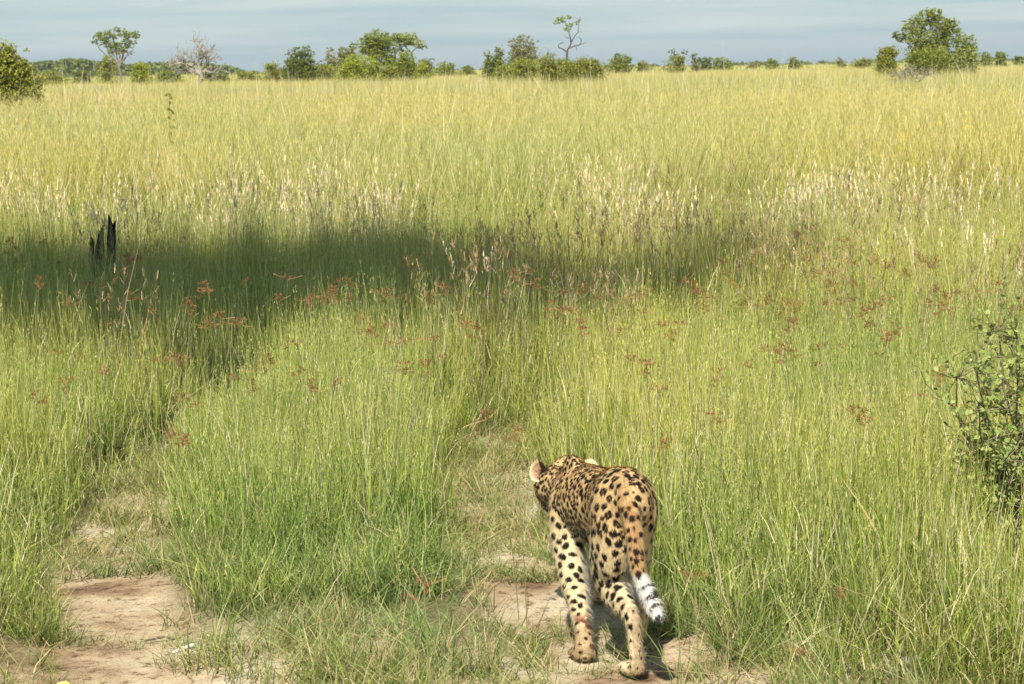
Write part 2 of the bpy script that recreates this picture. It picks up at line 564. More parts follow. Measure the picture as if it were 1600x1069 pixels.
# leafy understorey near
X, Y = wedge(5.6, 12.5, 88)
e, fore = height_field(X, Y)
vn = vnoise(X, Y, 3.3, 20)
cover_p = e * (0.30 + 0.70 * fore) * np.where(fore > 0.85, 0.35, 1.0)
cover_p *= np.where(fore < 0.5, smooth(-1.1, -0.3, vn), 1)
cover_p = np.maximum(cover_p, 0.22 * smooth(9.2, 10.5, Y) * smooth(-.5, .5, vnoise(X, Y, 3.1, 23)))
cover_p = cover_p * np.where((X > -1.62 + .1 * vn) & (X < -.98 + .12 * vn) & (Y < 8.75), 0.12, 1.0)
keep = RNG.uniform(size=len(X)) < cover_p
X, Y = X[keep], Y[keep]; e = e[keep]; fore = fore[keep]
hs = (0.35 + 0.75 * np.minimum(e, 0.35 + fore)) * RNG.uniform(0.6, 1.3, len(X))
hs = np.where(Y < 7.4, hs * 0.8, hs)
put('leafy_grass', 'low blue-green leafy grass along the edges of the tracks and in the foreground', 'grass', S_leafy, 8, X, Y, hs, RNG.uniform(0.8, 1.2, len(X)),
    0.4 + 0.5 * vnoise(X, Y, 1.4, 21), np.clip(0.06 + 0.12 * vnoise(X, Y, 2.5, 22), 0, 0.3), 0.15)
# short tufts creeping over the tracks
X, Y = wedge(6.2, 14, 125)
dl, dr = tdist(X, Y)
d = np.minimum(dl, dr)
pn = vnoise(X, Y, 3.8, 31)
pr = smooth(-0.3, 0.7, pn + 0.9 * smooth(8.8, 10.2, Y) + 0.7 * smooth(0.1, 0.35, d)) * 0.95
pr *= np.where(Y < 9.0, 0.55, 1.0)
pr *= np.where((X < -0.8) & (Y < 9.3) & (X > -1.75), 0.45, 1.0)
keep = RNG.uniform(size=len(X)) < pr
X, Y = X[keep], Y[keep]
put('short_grass', 'short creeping grass tufts on the bare wheel tracks', 'grass', S_short, 6, X, Y, RNG.uniform(0.5, 1.4, len(X)), RNG.uniform(0.8, 1.6, len(X)),
    0.3 + 0.4 * vnoise(X, Y, 2.0, 32), np.clip(RNG.normal(0.12, 0.15, len(X)) + .12 * smooth(9, 10, Y), 0, 0.7), 0.2)
# dry litter lying on the sand
X, Y = wedge(6.2, 14, 55)
dl, dr = tdist(X, Y)
pr = smooth(-0.5, 0.7, vnoise(X, Y, 4.4, 41) + 0.5 * smooth(9.2, 10.5, Y))
keep = RNG.uniform(size=len(X)) < pr
X, Y = X[keep], Y[keep]
put('dry_litter', 'dry straw and broken stems lying on the sandy tracks', 'straw', S_litter, 6, X, Y, np.full(len(X), 1.0), RNG.uniform(0.6, 1.3, len(X)),
    np.full(len(X), 0.5), np.clip(RNG.normal(0.1, 0.3, len(X)), 0, 0.8), 0.02)
# mid meadow: same stalks, thicker and taller
X, Y = wedge(14.2, 27, 34)
patch = vnoise(X, Y, 0.8, 50)
hs = (1.24 + 0.13 * patch) * RNG.uniform(0.8, 1.2, len(X))
put('meadow_grass', 'yellow-green meadow grass in the middle distance', 'grass', S_stalk, 8, X, Y, hs, np.full(len(X), 1.2),
    0.5 + 0.4 * patch + RNG.normal(0, 0.15, len(X)), np.clip(0.05 + 0.10 * vnoise(X, Y, 1.0, 51), 0, 0.3))
# tall yellow grass beyond
X, Y = wedge(21, 60, 9.5, 2)
k = RNG.uniform(size=len(X)) < smooth(20, 26, Y + 1.5 * vnoise(X, Y, 0.6, 61))
X, Y = X[k], Y[k]
patch = vnoise(X, Y, 0.32, 60)
hs = RNG.uniform(0.75, 1.12, len(X)) * (0.95 + 0.08 * patch)
tn = 0.45 + 0.42 * patch + 0.12 * smooth(-4, 6, X) + RNG.normal(0, 0.22, len(X))
put('tall_grass', 'tall straw-tipped grass standing behind the pale seed heads', 'grass', S_tall, 8, X, Y, hs, 1 + Y / 80,
    tn, np.clip(0.04 + 0.10 * vnoise(X, Y, 0.5, 62) + 0.08 * smooth(25, 45, Y), 0, 0.4))
X, Y = wedge(58, 190, 0.85, 4)
patch = vnoise(X, Y, 0.07, 70)
put('far_tall_grass', 'straw-yellow grassland running up to the bushes', 'grass', S_mid, 6, X, Y, RNG.uniform(0.72, 1.15, len(X)), RNG.uniform(0.9, 1.6, len(X)),
    0.62 + 0.35 * patch + RNG.normal(0, 0.12, len(X)), np.clip(0.10 + 0.15 * patch, 0, 0.5))
X, Y = wedge(100, 420, 0.10, 8)
patch = vnoise(X, Y, 0.03, 71)
put('plain_grass', 'pale grass of the open plain below the trees', 'grass', S_far, 6, X, Y, RNG.uniform(0.75, 1.1, len(X)), RNG.uniform(0.8, 1.3, len(X)),
    0.60 + 0.4 * patch, np.clip(0.12 + 0.15 * patch, 0, 0.5))
X, Y = wedge(400, 1500, 0.007, 30)
put('horizon_grass', 'pale grass of the plain on the horizon', 'grass', S_far, 6, X, Y, RNG.uniform(0.9, 1.3, len(X)), RNG.uniform(3, 5, len(X)),
    RNG.uniform(0.4, 0.9, len(X)), np.full(len(X), 0.15))
# pale plumes: a band in front of the tall grass, some tufts in the shade and on the right
X, Y = wedge(14, 28, 5.2)
px = 800 + X / Y * FPX
pn = vnoise(X, Y, 0.9, 80)
pr = np.where((Y > 18.5) & (Y < 25.5), smooth(0.05, 0.8, pn + 0.3 * (px < 620) + 0.15 * (px > 1050)) * .8, smooth(0.2, 1.0, pn) * 0.55)
k = RNG.uniform(size=len(X)) < pr
X, Y = X[k], Y[k]
put('plume_grass', 'dry grass with silvery white seed plumes in loose groups across the meadow', 'grass', S_plume, 6, X, Y, RNG.uniform(0.8, 1.12, len(X)), np.full(len(X), 1.15),
    np.full(len(X), 0.5), np.full(len(X), 0.1))
X, Y = wedge(12.5, 27, 2.9)
pn = vnoise(X, Y, 0.8, 85)
k = RNG.uniform(size=len(X)) < smooth(-0.2, 0.8, pn) * 0.9
X, Y = X[k], Y[k]
put('panicle_grass', 'brownish grass with airy open panicles mixed into the meadow', 'grass', S_brown, 6, X, Y, RNG.uniform(0.8, 1.1, len(X)), np.full(len(X), 1.1),
    np.full(len(X), 0.5), np.full(len(X), 0.1))
X, Y = wedge(19.5, 48, 2.6, 2)
pn = vnoise(X, Y, 0.5, 95)
k = RNG.uniform(size=len(X)) < smooth(-.5, .6, pn)
X, Y, pn = X[k], Y[k], pn[k]
put('wispy_grass', 'thin pale wisps leaning this way and that over the tall grass', 'grass', S_wisp, 6, X, Y, RNG.uniform(0.75, 1.15, len(X)), 1 + Y / 70,
    np.full(len(X), 0.6), RNG.uniform(0.1, 0.6, len(X)), 0.10)
X, Y = wedge(24, 110, 0.22, 2)
put('tall_culms', 'tall pale flowering stems rising above the grass to the skyline', 'grass', S_culm, 6, X, Y, RNG.uniform(0.7, 1.15, len(X)), 1 + Y / 60,
    np.full(len(X), 0.5), np.full(len(X), 0.2))
# ------------------------------------------------------------------ leopard
def catmull(pts, per=8):
    pts = [np.array(p, float) for p in pts]
    pts = [pts[0] * 2 - pts[1]] + pts + [pts[-1] * 2 - pts[-2]]
    out = []
    for i in range(1, len(pts) - 2):
        p0, p1, p2, p3 = pts[i - 1:i + 3]
        for k in range(per):
            t = k / per
            out.append(0.5 * (2 * p1 + (p2 - p0) * t + (2 * p0 - 5 * p1 + 4 * p2 - p3) * t * t + (3 * p1 - p0 - 3 * p2 + p3) * t ** 3))
    out.append(pts[-2])
    return np.array(out)

LV, LF, SKEL = [], [], []
def loft(name, pts, per=7, ring=18, side=(1, 0, 0)):
    """pts: (x, y, z, half width, half height); the surface of one limb or of the trunk, with rounded ends"""
    c = catmull(pts, per)
    ctr, ra, rb = c[:, :3], c[:, 3], c[:, 4]
    tan = np.gradient(ctr, axis=0); tan /= np.linalg.norm(tan, axis=1)[:, None]
    sd = np.array(side, float)
    n0 = len(ctr)
    rings = []
    for i in range(n0):
        s = sd - tan[i] * sd.dot(tan[i]); s /= np.linalg.norm(s)
        u = np.cross(s, tan[i])
        rings.append((ctr[i], s, u, ra[i], rb[i]))
    pre = [(ctr[0] - tan[0] * ra[0] * math.sin(a) * 0.8, rings[0][1], rings[0][2], ra[0] * math.cos(a), rb[0] * math.cos(a)) for a in (1.4, 1.1, 0.7, 0.35)]
    post = [(ctr[-1] + tan[-1] * ra[-1] * math.sin(a) * 0.8, rings[-1][1], rings[-1][2], ra[-1] * math.cos(a), rb[-1] * math.cos(a)) for a in (0.35, 0.7, 1.1, 1.4)]
    rings = pre + rings + post
    b = len(LV)
    for (cc, s, u, a_, b_) in rings:
        for k in range(ring):
            an = 2 * math.pi * k / ring
            LV.append(tuple(cc + s * a_ * math.cos(an) + u * b_ * math.sin(an)))
    for i in range(len(rings) - 1):
        for k in range(ring):
            k2 = (k + 1) % ring
            LF.append((b + i * ring + k, b + i * ring + k2, b + (i + 1) * ring + k2, b + (i + 1) * ring + k))
    LF.append(tuple(b + k for k in range(ring))[::-1])
    LF.append(tuple(b + (len(rings) - 1) * ring + k for k in range(ring)))
    for i in range(n0):
        SKEL.append((name, i / (n0 - 1), ctr[i], max(ra[i], rb[i])))
def ellip(c, r, M=None, n=14):
    b = len(LV)
    M = np.array(M) if M is not None else np.eye(3)
    for i in range(n + 1):
        th = math.pi * (0.02 + 0.96 * i / n)
        for k in range(n):
            ph = 2 * math.pi * k / n
            v = np.array((r[0] * math.sin(th) * math.cos(ph), r[1] * math.sin(th) * math.sin(ph), r[2] * math.cos(th)))
            LV.append(tuple(np.array(c) + M @ v))
    for i in range(n):
        for k in range(n):
            k2 = (k + 1) % n
            LF.append((b + i * n + k, b + (i + 1) * n + k, b + (i + 1) * n + k2, b + i * n + k2))
    LF.append(tuple(b + k for k in range(n)))
    LF.append(tuple(b + n * n + k for k in range(n))[::-1])

BF = np.array((-0.205, 0.979, 0.0))            # body's forward
BR = np.array((0.979, 0.205, 0.0))             # body's right
BO = np.array((0.372, 7.72, 0.0))
def Bp(f, s, z):
    return BO + BF * f + BR * s + np.array((0, 0, z))
def row(f, s, z, a, b):
    return tuple(Bp(f, s, z)) + (a, b)
loft('trunk', [row(-0.055, 0.0, .530, .062, .080), row(0.03, 0, .535, .092, .108), row(0.12, 0, .525, .096, .112), row(0.24, -.004, .492, .090, .108),
               row(0.38, -.008, .470, .103, .124), row(0.52, -.010, .450, .112, .130), row(0.63, -.012, .448, .102, .120),
               row(0.72, -.018, .450, .082, .094), row(0.80, -.035, .450, .075, .080), row(0.87, -.055, .448, .073, .076)], ring=24, side=tuple(BR))
def pw(x, y, d, a, b=None):
    v = P(x, y, d)
    return (v.x, v.y, v.z, a, b or a)
# hind left, standing and pushing off
loft('hind_left', [pw(962, 775, 7.76, .060, .100), pw(958, 810, 7.765, .070, .118), pw(955, 850, 7.79, .071, .115), pw(953, 888, 7.82, .065, .092), pw(961, 922, 7.79, .051, .062),
                   pw(975, 946, 7.69, .037, .044), pw(987, 962, 7.625, .030, .034), pw(991, 990, 7.62, .026, .027), pw(994, 1020, 7.625, .026, .026), pw(996, 1044, 7.64, .031, .028)], side=tuple(BR))
# hind right, swung forward
loft('hind_right', [pw(990, 780, 7.79, .055, .100), pw(992, 815, 7.81, .060, .110), pw(991, 855, 7.88, .058, .100), pw(990, 890, 8.02, .053, .065), pw(996, 920, 8.00, .040, .045),
                    pw(1001, 944, 7.93, .029, .032), pw(1003, 960, 7.94, .026, .028), pw(1001, 980, 8.01, .026, .027), pw(999, 995, 8.07, .030, .026)], side=tuple(BR))
# fore left, at the end of its stance
loft('fore_left', [pw(882, 775, 8.30, .052, .085), pw(884, 820, 8.26, .060, .085), pw(888, 862, 8.20, .055, .070), pw(894, 900, 8.12, .050, .055),
                   pw(903, 940, 8.02, .040, .042), pw(909, 972, 7.95, .033, .034), pw(912, 995, 7.90, .032, .032), pw(914, 1012, 7.87, .038, .034)], side=tuple(BR))
# fore right, reaching forward
loft('fore_right', [pw(938, 790, 8.42, .048, .080), pw(940, 830, 8.44, .052, .070), pw(938, 870, 8.46, .045, .052), pw(936, 900, 8.58, .036, .038),
                    pw(934, 922, 8.68, .030, .032), pw(932, 935, 8.76, .032, .028)], side=tuple(BR))
# tail, hanging down behind and curling out at its pale end
loft('tail', [pw(972, 752, 7.74, .034), pw(978, 775, 7.66, .034), pw(986, 805, 7.60, .032), pw(992, 840, 7.575, .031), pw(994, 872, 7.56, .030),
              pw(999, 898, 7.54, .027), pw(1009, 920, 7.52, .029), pw(1020, 944, 7.48, .029), pw(1030, 964, 7.45, .023)], ring=16, side=tuple(BR))
def frame(fw, up=(0, 0, 1)):
    f = np.array(fw, float); f /= np.linalg.norm(f)
    r = np.cross(f, up); r /= np.linalg.norm(r)
    u = np.cross(r, f)
    return np.stack([r, f, u], 1)
MB_ = frame(BF)
ellip(Bp(.60, -.045, .520), (.036, .080, .088), MB_)          # shoulder blades
ellip(Bp(.62, .050, .475), (.034, .080, .075), MB_)
ellip(Bp(.56, -.085, .42), (.042, .08, .10), MB_)
ellip(Bp(.07, -.062, .50), (.052, .105, .115), MB_)           # haunches
ellip(Bp(.08, .062, .50), (.052, .105, .115), MB_)
ellip(Bp(.40, 0, .415), (.080, .20, .090), MB_)               # belly
# head, turned left and held low
HC = np.array((0.188, 8.63, 0.452))
HD = np.array((-0.50, 0.66, -0.56)); HD /= np.linalg.norm(HD)
HM = frame(HD)
HRt, HUp = HM[:, 0], HM[:, 2]
ellip(HC, (.090, .105, .080), HM)
ellip(HC - HD * .03 + HUp * .012, (.078, .080, .072), HM)
ellip(HC + HD * .035 - HRt * .050 - HUp * .022, (.038, .062, .045), HM)
ellip(HC + HD * .035 + HRt * .050 - HUp * .022, (.038, .062, .045), HM)
ellip(HC + HD * .075 + HUp * .010, (.042, .070, .042), HM)     # bridge of the nose
ellip(HC + HD * .125 - HUp * .018, (.044, .044, .038), HM)     # muzzle
ellip(HC + HD * .115 - HUp * .045, (.030, .040, .022), HM)     # chin
ellip(HC + HD * .055 - HRt * .036 + HUp * .040, (.020, .028, .016), HM)
ellip(HC + HD * .055 + HRt * .036 + HUp * .040, (.020, .028, .016), HM)
SKEL.append(('head', 0.0, HC, .09)); SKEL.append(('head', .6, HC + HD * .06, .08)); SKEL.append(('head', 1.0, HC + HD * .13, .05))
# paws with toes
def paw(x, y, d, w, name):
    c = np.array(P(x, y, d)); c[2] = max(0.028, c[2] * 0 + 0.026) + float(ground_z(np.array([c[0]]), np.array([c[1]]))[0])
    ellip(c, (w, w * 1.35, .026), MB_)
    for k, s in enumerate((-.66, -.24, .24, .66)):
        q = c + BR * s * w * 1.05 + BF * w * (1.25 if abs(s) < .5 else .95) - np.array((0, 0, .005))
        ellip(q, (w * .34, w * .50, .020), MB_, 10)
    SKEL.append((name, 1.0, c, w)); SKEL.append((name, 1.0, c + BF * w, w))
paw(988, 1052, 7.70, .044, 'hind_left')
paw(997, 1000, 8.13, .040, 'hind_right')
paw(912, 1023, 7.90, .048, 'fore_left')
paw(931, 938, 8.82, .044, 'fore_right')
paw_c = None

tmp = bpy.data.meshes.new('body_cage')
tmp.from_pydata(LV, [], LF)
tmp.update()
ob = bpy.data.objects.new('body_cage', tmp)
COL.objects.link(ob)
for kind, val in (('R', .010), ('S', 14), ('R', .0044), ('S', 4)):
    if kind == 'R':
        m_ = ob.modifiers.new('r', 'REMESH'); m_.mode = 'VOXEL'; m_.voxel_size = val; m_.adaptivity = 0
    else:
        m_ = ob.modifiers.new('s', 'SMOOTH'); m_.factor = 0.5; m_.iterations = val
dg = bpy.context.evaluated_depsgraph_get()
body_me = bpy.data.meshes.new_from_object(ob.evaluated_get(dg))
bpy.data.objects.remove(ob)
body_me.name = 'leopard_body'
nv = len(body_me.vertices)
VC = np.empty(nv * 3, np.float32); body_me.vertices.foreach_get('co', VC); VC = VC.reshape(-1, 3).astype(float)
VN = np.empty(nv * 3, np.float32); body_me.vertices.foreach_get('normal', VN); VN = VN.reshape(-1, 3).astype(float)
print('leopard verts', nv)
# which limb a point of the skin belongs to, and how far along it
names = ['trunk', 'hind_left', 'hind_right', 'fore_left', 'fore_right', 'tail', 'head']
best = np.full(nv, 1e9); reg = np.zeros(nv, int); par = np.zeros(nv)
skc = np.zeros((nv, 3))
for (nm, u, c, r) in SKEL:
    dd = np.linalg.norm(VC - c, axis=1) / r * (0.92 if nm == 'tail' else 1.0)
    k = dd < best
    best[k] = dd[k]; reg[k] = names.index(nm); par[k] = u
bf = (VC - BO) @ BF; bs = (VC - BO) @ BR; bz = VC[:, 2]
def v3noise(V, s, seed):
    rr = np.random.default_rng(seed); a = np.zeros(len(V))
    for k in range(6):
        w = rr.normal(size=3); w /= np.linalg.norm(w); ph = rr.uniform(0, 6.28)
        w2 = rr.normal(size=3); w2 /= np.linalg.norm(w2)
        a += np.sin(V @ w * s * rr.uniform(.7, 1.5) + ph + 1.5 * np.sin(V @ w2 * s * .8 + ph * 3))
    return a / 3.2
def lerp(a, b, t):
    return a + (b - a) * t[:, None]
C_tan = np.array((.60, .415, .20)); C_flank = np.array((.68, .49, .245)); C_cream = np.array((.71, .58, .35)); C_white = np.array((.68, .63, .53))
C_rust = np.array((.46, .32, .16)); C_blk = np.array((.010, .006, .004)); C_ros = np.array((.34, .17, .06))
t_up = smooth(.36, .60, bz)
base = lerp(np.tile(C_flank, (nv, 1)), np.tile(C_tan, (nv, 1)), t_up)
leg = (reg >= 1) & (reg <= 4)
tl = smooth(.48, .34, bz) if False else 1 - smooth(.30, .50, bz)
base = lerp(base, np.tile(C_cream, (nv, 1)), tl)
under = smooth(.1, .8, -VN[:, 2]) * (1 - smooth(.36, .44, bz)) * (reg == 0)
base = lerp(base, np.tile(C_white, (nv, 1)), under)
# insides of the legs are white
inner = np.zeros(nv)
sgn = VN @ BR
inner = np.where((reg == 1) | (reg == 3), smooth(.25, .8, sgn), inner)
inner = np.where((reg == 2) | (reg == 4), smooth(.25, .8, -sgn), inner)
inner *= (1 - smooth(.42, .50, bz))
base = lerp(base, np.tile(C_white, (nv, 1)), inner * .9)
istail = reg == 5
base = np.where(istail[:, None], lerp(np.tile(np.array((.50, .335, .155)), (nv, 1)), np.tile(C_rust, (nv, 1)), smooth(.2, .55, par)), base)
tw = smooth(.60, .66, par) * istail
base = lerp(base, np.tile(np.array((.70, .68, .62)), (nv, 1)), tw)
ishead = reg == 6
fr = (VC - HC) @ HD
base = lerp(base, np.tile(np.array((.62, .42, .19)), (nv, 1)), ishead * 1.0)
base = lerp(base, np.tile(np.array((.76, .70, .55)), (nv, 1)), ishead * smooth(.3, .9, -(VN @ HUp)) * .9)
# dusty, unspotted back of the hind feet, earth stains on the fore paw
meta = (reg == 1) & (bz < .215) & ((VN @ BF) < -.35) & ((VN @ BR) > -.55)
base = np.where(meta[:, None], np.array((.50, .38, .24)), base)
stain = (reg == 3) * smooth(.10, .05, bz) if False else (reg == 3) * (1 - smooth(.07, .11, bz))
base = lerp(base, np.tile(np.array((.36, .24, .13)), (nv, 1)), stain * .8)
st2 = (reg == 3) * np.exp(-((bz - .10) / .022) ** 2) * smooth(0, .6, -(VN @ BF))
base = lerp(base, np.tile(np.array((.24, .09, .045)), (nv, 1)), np.clip(st2 * 1.0, 0, 1) * (v3noise(VC, 90, 5) > -.2))
base *= (1 + .10 * v3noise(VC, 60, 3) + .07 * v3noise(VC, 220, 4))[:, None]
# spots: centres spread evenly over the skin, distance apart by region
kd = kdtree.KDTree(nv)
for i in range(nv):
    kd.insert(VC[i], i)
kd.balance()
order = RNG.permutation(nv)
space = np.where(reg == 0, .036, np.where(leg, .036, .030))
space = np.where((reg == 0) & (bf < .30) & (bz > .56), .031, space)
space = np.where((reg == 0) & (bf > .30) & (bf < .58), .027, space)
space = np.where((reg == 0) & (bf >= .58), .023, space)
space = np.where(reg == 6, .017, space)
space = np.where((leg) & (bz < .40), .036, space)
space = np.where((leg) & (bz < .22), .031, space)
space = np.where(reg == 6, space, np.where(leg & (bz < .44), space * .90, space * .80))
taken = np.zeros(nv, bool)
mask = np.zeros(nv); ros = np.zeros(nv)
wob = v3noise(VC, 170, 9); wob2 = v3noise(VC, 330, 10)
rr = np.random.default_rng(3)
def blob(c, n, r, ax, el, tgt, soft=.22, strength=1.0):
    ids = np.array([t[1] for t in kd.find_range(c, r * el * 1.35)])
    if len(ids) == 0: return
    d = VC[ids] - c
    al = d @ ax
    pr2 = np.maximum(0, (d * d).sum(1) - al * al)
    q = np.sqrt((al / el) ** 2 + pr2) / r + .13 * wob[ids] + .07 * wob2[ids]
    m = (1 - smooth(1 - soft, 1.0 + soft * .4, q)) * (VN[ids] @ n > .1) * strength
    tgt[ids] = np.maximum(tgt[ids], m)
nblob = 0
for i in order:
    if taken[i]: continue
    s = space[i]
    for t in kd.find_range(VC[i], s * rr.uniform(.85, 1.12)):
        taken[t[1]] = True
    c, n = VC[i], VN[i]
    R_ = reg[i]
    if R_ == 5: continue
    if meta[i]:
        if rr.uniform() < .7: blob(c, n, .0048, np.array((0, 0, 1.)), 1.2, mask)
        continue
    if R_ == 0 or (leg[i] and bz[i] > .44):
        ax = BF - n * BF.dot(n); ax = ax + rr.normal(size=3) * .35
        ax /= np.linalg.norm(ax)
        if n[2] < -.3:
            blob(c, n, .012, ax, 1.2, mask, strength=.8); continue
        if bf[i] > .58:
            blob(c, n, rr.uniform(.0068, .0098), ax, rr.uniform(1.1, 1.7), mask)
        elif rr.uniform() < .62:     # rosette: broken ring of small spots round a darker middle
            blob(c, n, s * .40, ax, 1.1, ros, .4)
            k = rr.integers(3, 5); a0 = rr.uniform(0, 6.28)
            u = np.cross(n, ax); u /= np.linalg.norm(u)
            for j in range(k):
                a = a0 + j * 6.283 / k + rr.normal() * .25
                q = c + (ax * math.cos(a) * 1.15 + u * math.sin(a)) * s * rr.uniform(.24, .34)
                ax2 = ax * -math.sin(a) + u * math.cos(a)
                blob(q, n, s * rr.uniform(.24, .32), ax2, rr.uniform(1.1, 1.6), mask)
        else:
            blob(c, n, s * rr.uniform(.34, .45), ax, rr.uniform(1.2, 1.6), mask)
    elif R_ == 6:
        ax = -HD + rr.normal(size=3) * .3; ax /= np.linalg.norm(ax)
        blob(c, n, rr.uniform(.0042, .0062), ax, rr.uniform(1.0, 1.5), mask)
    else:
        up = np.array((0.15, 0, 1.0)); hz = np.cross(n, up)
        ax = (hz if (R_ in (3, 4) and rr.uniform() < .75) else up) + rr.normal(size=3) * .2
        ax /= np.linalg.norm(ax)
        if inner[i] > .5:
            blob(c, n, .011, ax, 1.5, mask, strength=.75); continue
        k = 1.0 if bz[i] > .13 else .6
        big = 1.22 if (R_ == 1 and bz[i] > .22) else 1.0
        bar_ = 1.2 if (R_ in (3, 4) and bz[i] < .34) else 1.0
        blob(c, n, s * rr.uniform(.31, .40) * k * big, ax, rr.uniform(1.15, 1.6) * bar_, mask)
    nblob += 1
# tail: paired blotches, then bars on the white end
for k in range(9):
    u = .08 + .062 * k
    sk = [q for q in SKEL if q[0] == 'tail']
    cc = sk[int(u * (len(sk) - 1))][2]
    for s_ in (-1, 0, 1):
        n = np.array((s_ * .85, -1.0, .1)); n /= np.linalg.norm(n)
        q = cc + n * .032 + np.array((0, 0, rr.normal() * .008))
        ax = np.array((.1, 0, 1.)) + rr.normal(size=3) * .3; ax /= np.linalg.norm(ax)
        blob(q, n, rr.uniform(.008, .0125), ax, 1.25, mask)
    blob(cc + np.array((0, -.03, 0)), np.array((0, -1., 0)), .020, np.array((0, 0, 1.)), 1.1, ros, .4)
stripe = np.sin((par - .66) * 78 + 1.6 * wob + .8 * (VN @ np.array((1., 0, 0)))) * .5 + .5
ts = smooth(.45, .75, stripe) * smooth(.70, .76, par) * istail * smooth(-.9, -.3, VN[:, 0] + .5 * wob - .05)
mask = np.maximum(mask, ts * .95)
base = lerp(base, np.tile(C_ros, (nv, 1)), ros * .75)
colr = lerp(base, np.tile(C_blk, (nv, 1)), mask)
# dark lips, nose
nose = np.linalg.norm(VC - (HC + HD * .168 - HUp * .006), axis=1) < .020
colr[nose] = (.05, .022, .018)
lips = (np.abs((VC - HC) @ HUp + .048 - .10 * np.abs(fr - .13)) < .004) & (fr > .07) & ishead
colr[lips] = (.03, .015, .012)
ca = body_me.color_attributes.new('coat', 'FLOAT_COLOR', 'POINT')
c4 = np.ones((nv, 4), np.float32); c4[:, :3] = colr
ca.data.foreach_set('color', c4.ravel())
body_me.polygons.foreach_set('use_smooth', np.ones(len(body_me.polygons), bool))
def coat_mat(name, rough, sheen):
    N = Nodes(name)
    a = N.attr('coat')
    b = N.n('ShaderNodeBsdfPrincipled')
    geo = N.n('ShaderNodeNewGeometry')
    z = N.noise(420, 3, geo.outputs['Position'], .6)
    g = N.ramp(z.outputs['Fac'], [(.3, (.82, .82, .82)), (.7, (1.15, 1.15, 1.15))]).outputs['Color']
    N.l(N.mix(1.0, a.outputs['Color'], g, 'MULTIPLY'), b.inputs['Base Color'])
    b.inputs['Roughness'].default_value = rough
    b.inputs['Specular IOR Level'].default_value = .25
    b.inputs['Sheen Weight'].default_value = sheen
    bp = N.n('ShaderNodeBump'); bp.inputs['Strength'].default_value = .35; bp.inputs['Distance'].default_value = .002
    N.l(z.outputs['Fac'], bp.inputs['Height']); N.l(bp.outputs[0], b.inputs['Normal'])
    N.l(b.outputs[0], N.out.inputs['Surface'])
    return N.m
M_coat = coat_mat('spotted_coat', .8, .0)
body_me.materials.clear(); body_me.materials.append(M_coat)
leo = empty('leopard', (float(BO[0]), float(BO[1] + .3), 0))
tag(leo, 'spotted leopard walking away along the wheel track, pale tail tip curled out', 'leopard')
link('body', body_me, leo)
# fur: short hairs lying back along the body, longer on tail end and belly
NH = 120000
hid = RNG.integers(0, nv, NH)
hp = VC[hid] + RNG.normal(0, .0015, (NH, 3)); hn = VN[hid]
flow = np.tile(-BF * .8 + np.array((0, 0, -.35)), (NH, 1))
flow = np.where(leg[hid][:, None], np.array((0, 0, -1.0)) - BF * .15, flow)
flow = np.where(istail[hid][:, None], np.array((.25, -.1, -1.0)), flow)
flow = np.where(ishead[hid][:, None], -HD, flow)
flow = flow - hn * (flow * hn).sum(1)[:, None]
flow /= (np.linalg.norm(flow, axis=1)[:, None] + 1e-6)
HL_ = RNG.uniform(.008, .015, NH)
HL_ = np.where(tw[hid] > .5, HL_ * 1.25, HL_)
HL_ = np.where((under[hid] > .5) | (inner[hid] > .6), HL_ * 2.2, HL_)
HL_ = np.where(bz[hid] < .06, HL_ * .5, HL_)
HL_ = np.where(ishead[hid], HL_ * .75, HL_)
dirv = flow * .85 + hn * (.30 + .25 * (tw[hid] > .5))[:, None] + RNG.normal(0, .16, (NH, 3))
dirv /= np.linalg.norm(dirv, axis=1)[:, None]
sdv = np.cross(dirv, hn); sdv /= (np.linalg.norm(sdv, axis=1)[:, None] + 1e-6)
hw = .0009
hv = np.stack([hp - sdv * hw, hp + sdv * hw, hp + dirv * HL_[:, None]], 1).reshape(-1, 3)
me = mesh_np('leopard_fur', hv, np.arange(NH * 3), np.full(NH, 3), M_coat)
ca = me.color_attributes.new('coat', 'FLOAT_COLOR', 'POINT')
hc = np.ones((NH, 3, 4), np.float32)
hc[:, :, :3] = (colr[hid] * RNG.uniform(.75, 1.25, (NH, 1)))[:, None, :]
ca.data.foreach_set('color', np.clip(hc, 0, .95).ravel())
tag(link('fur', me, leo), kind='stuff')
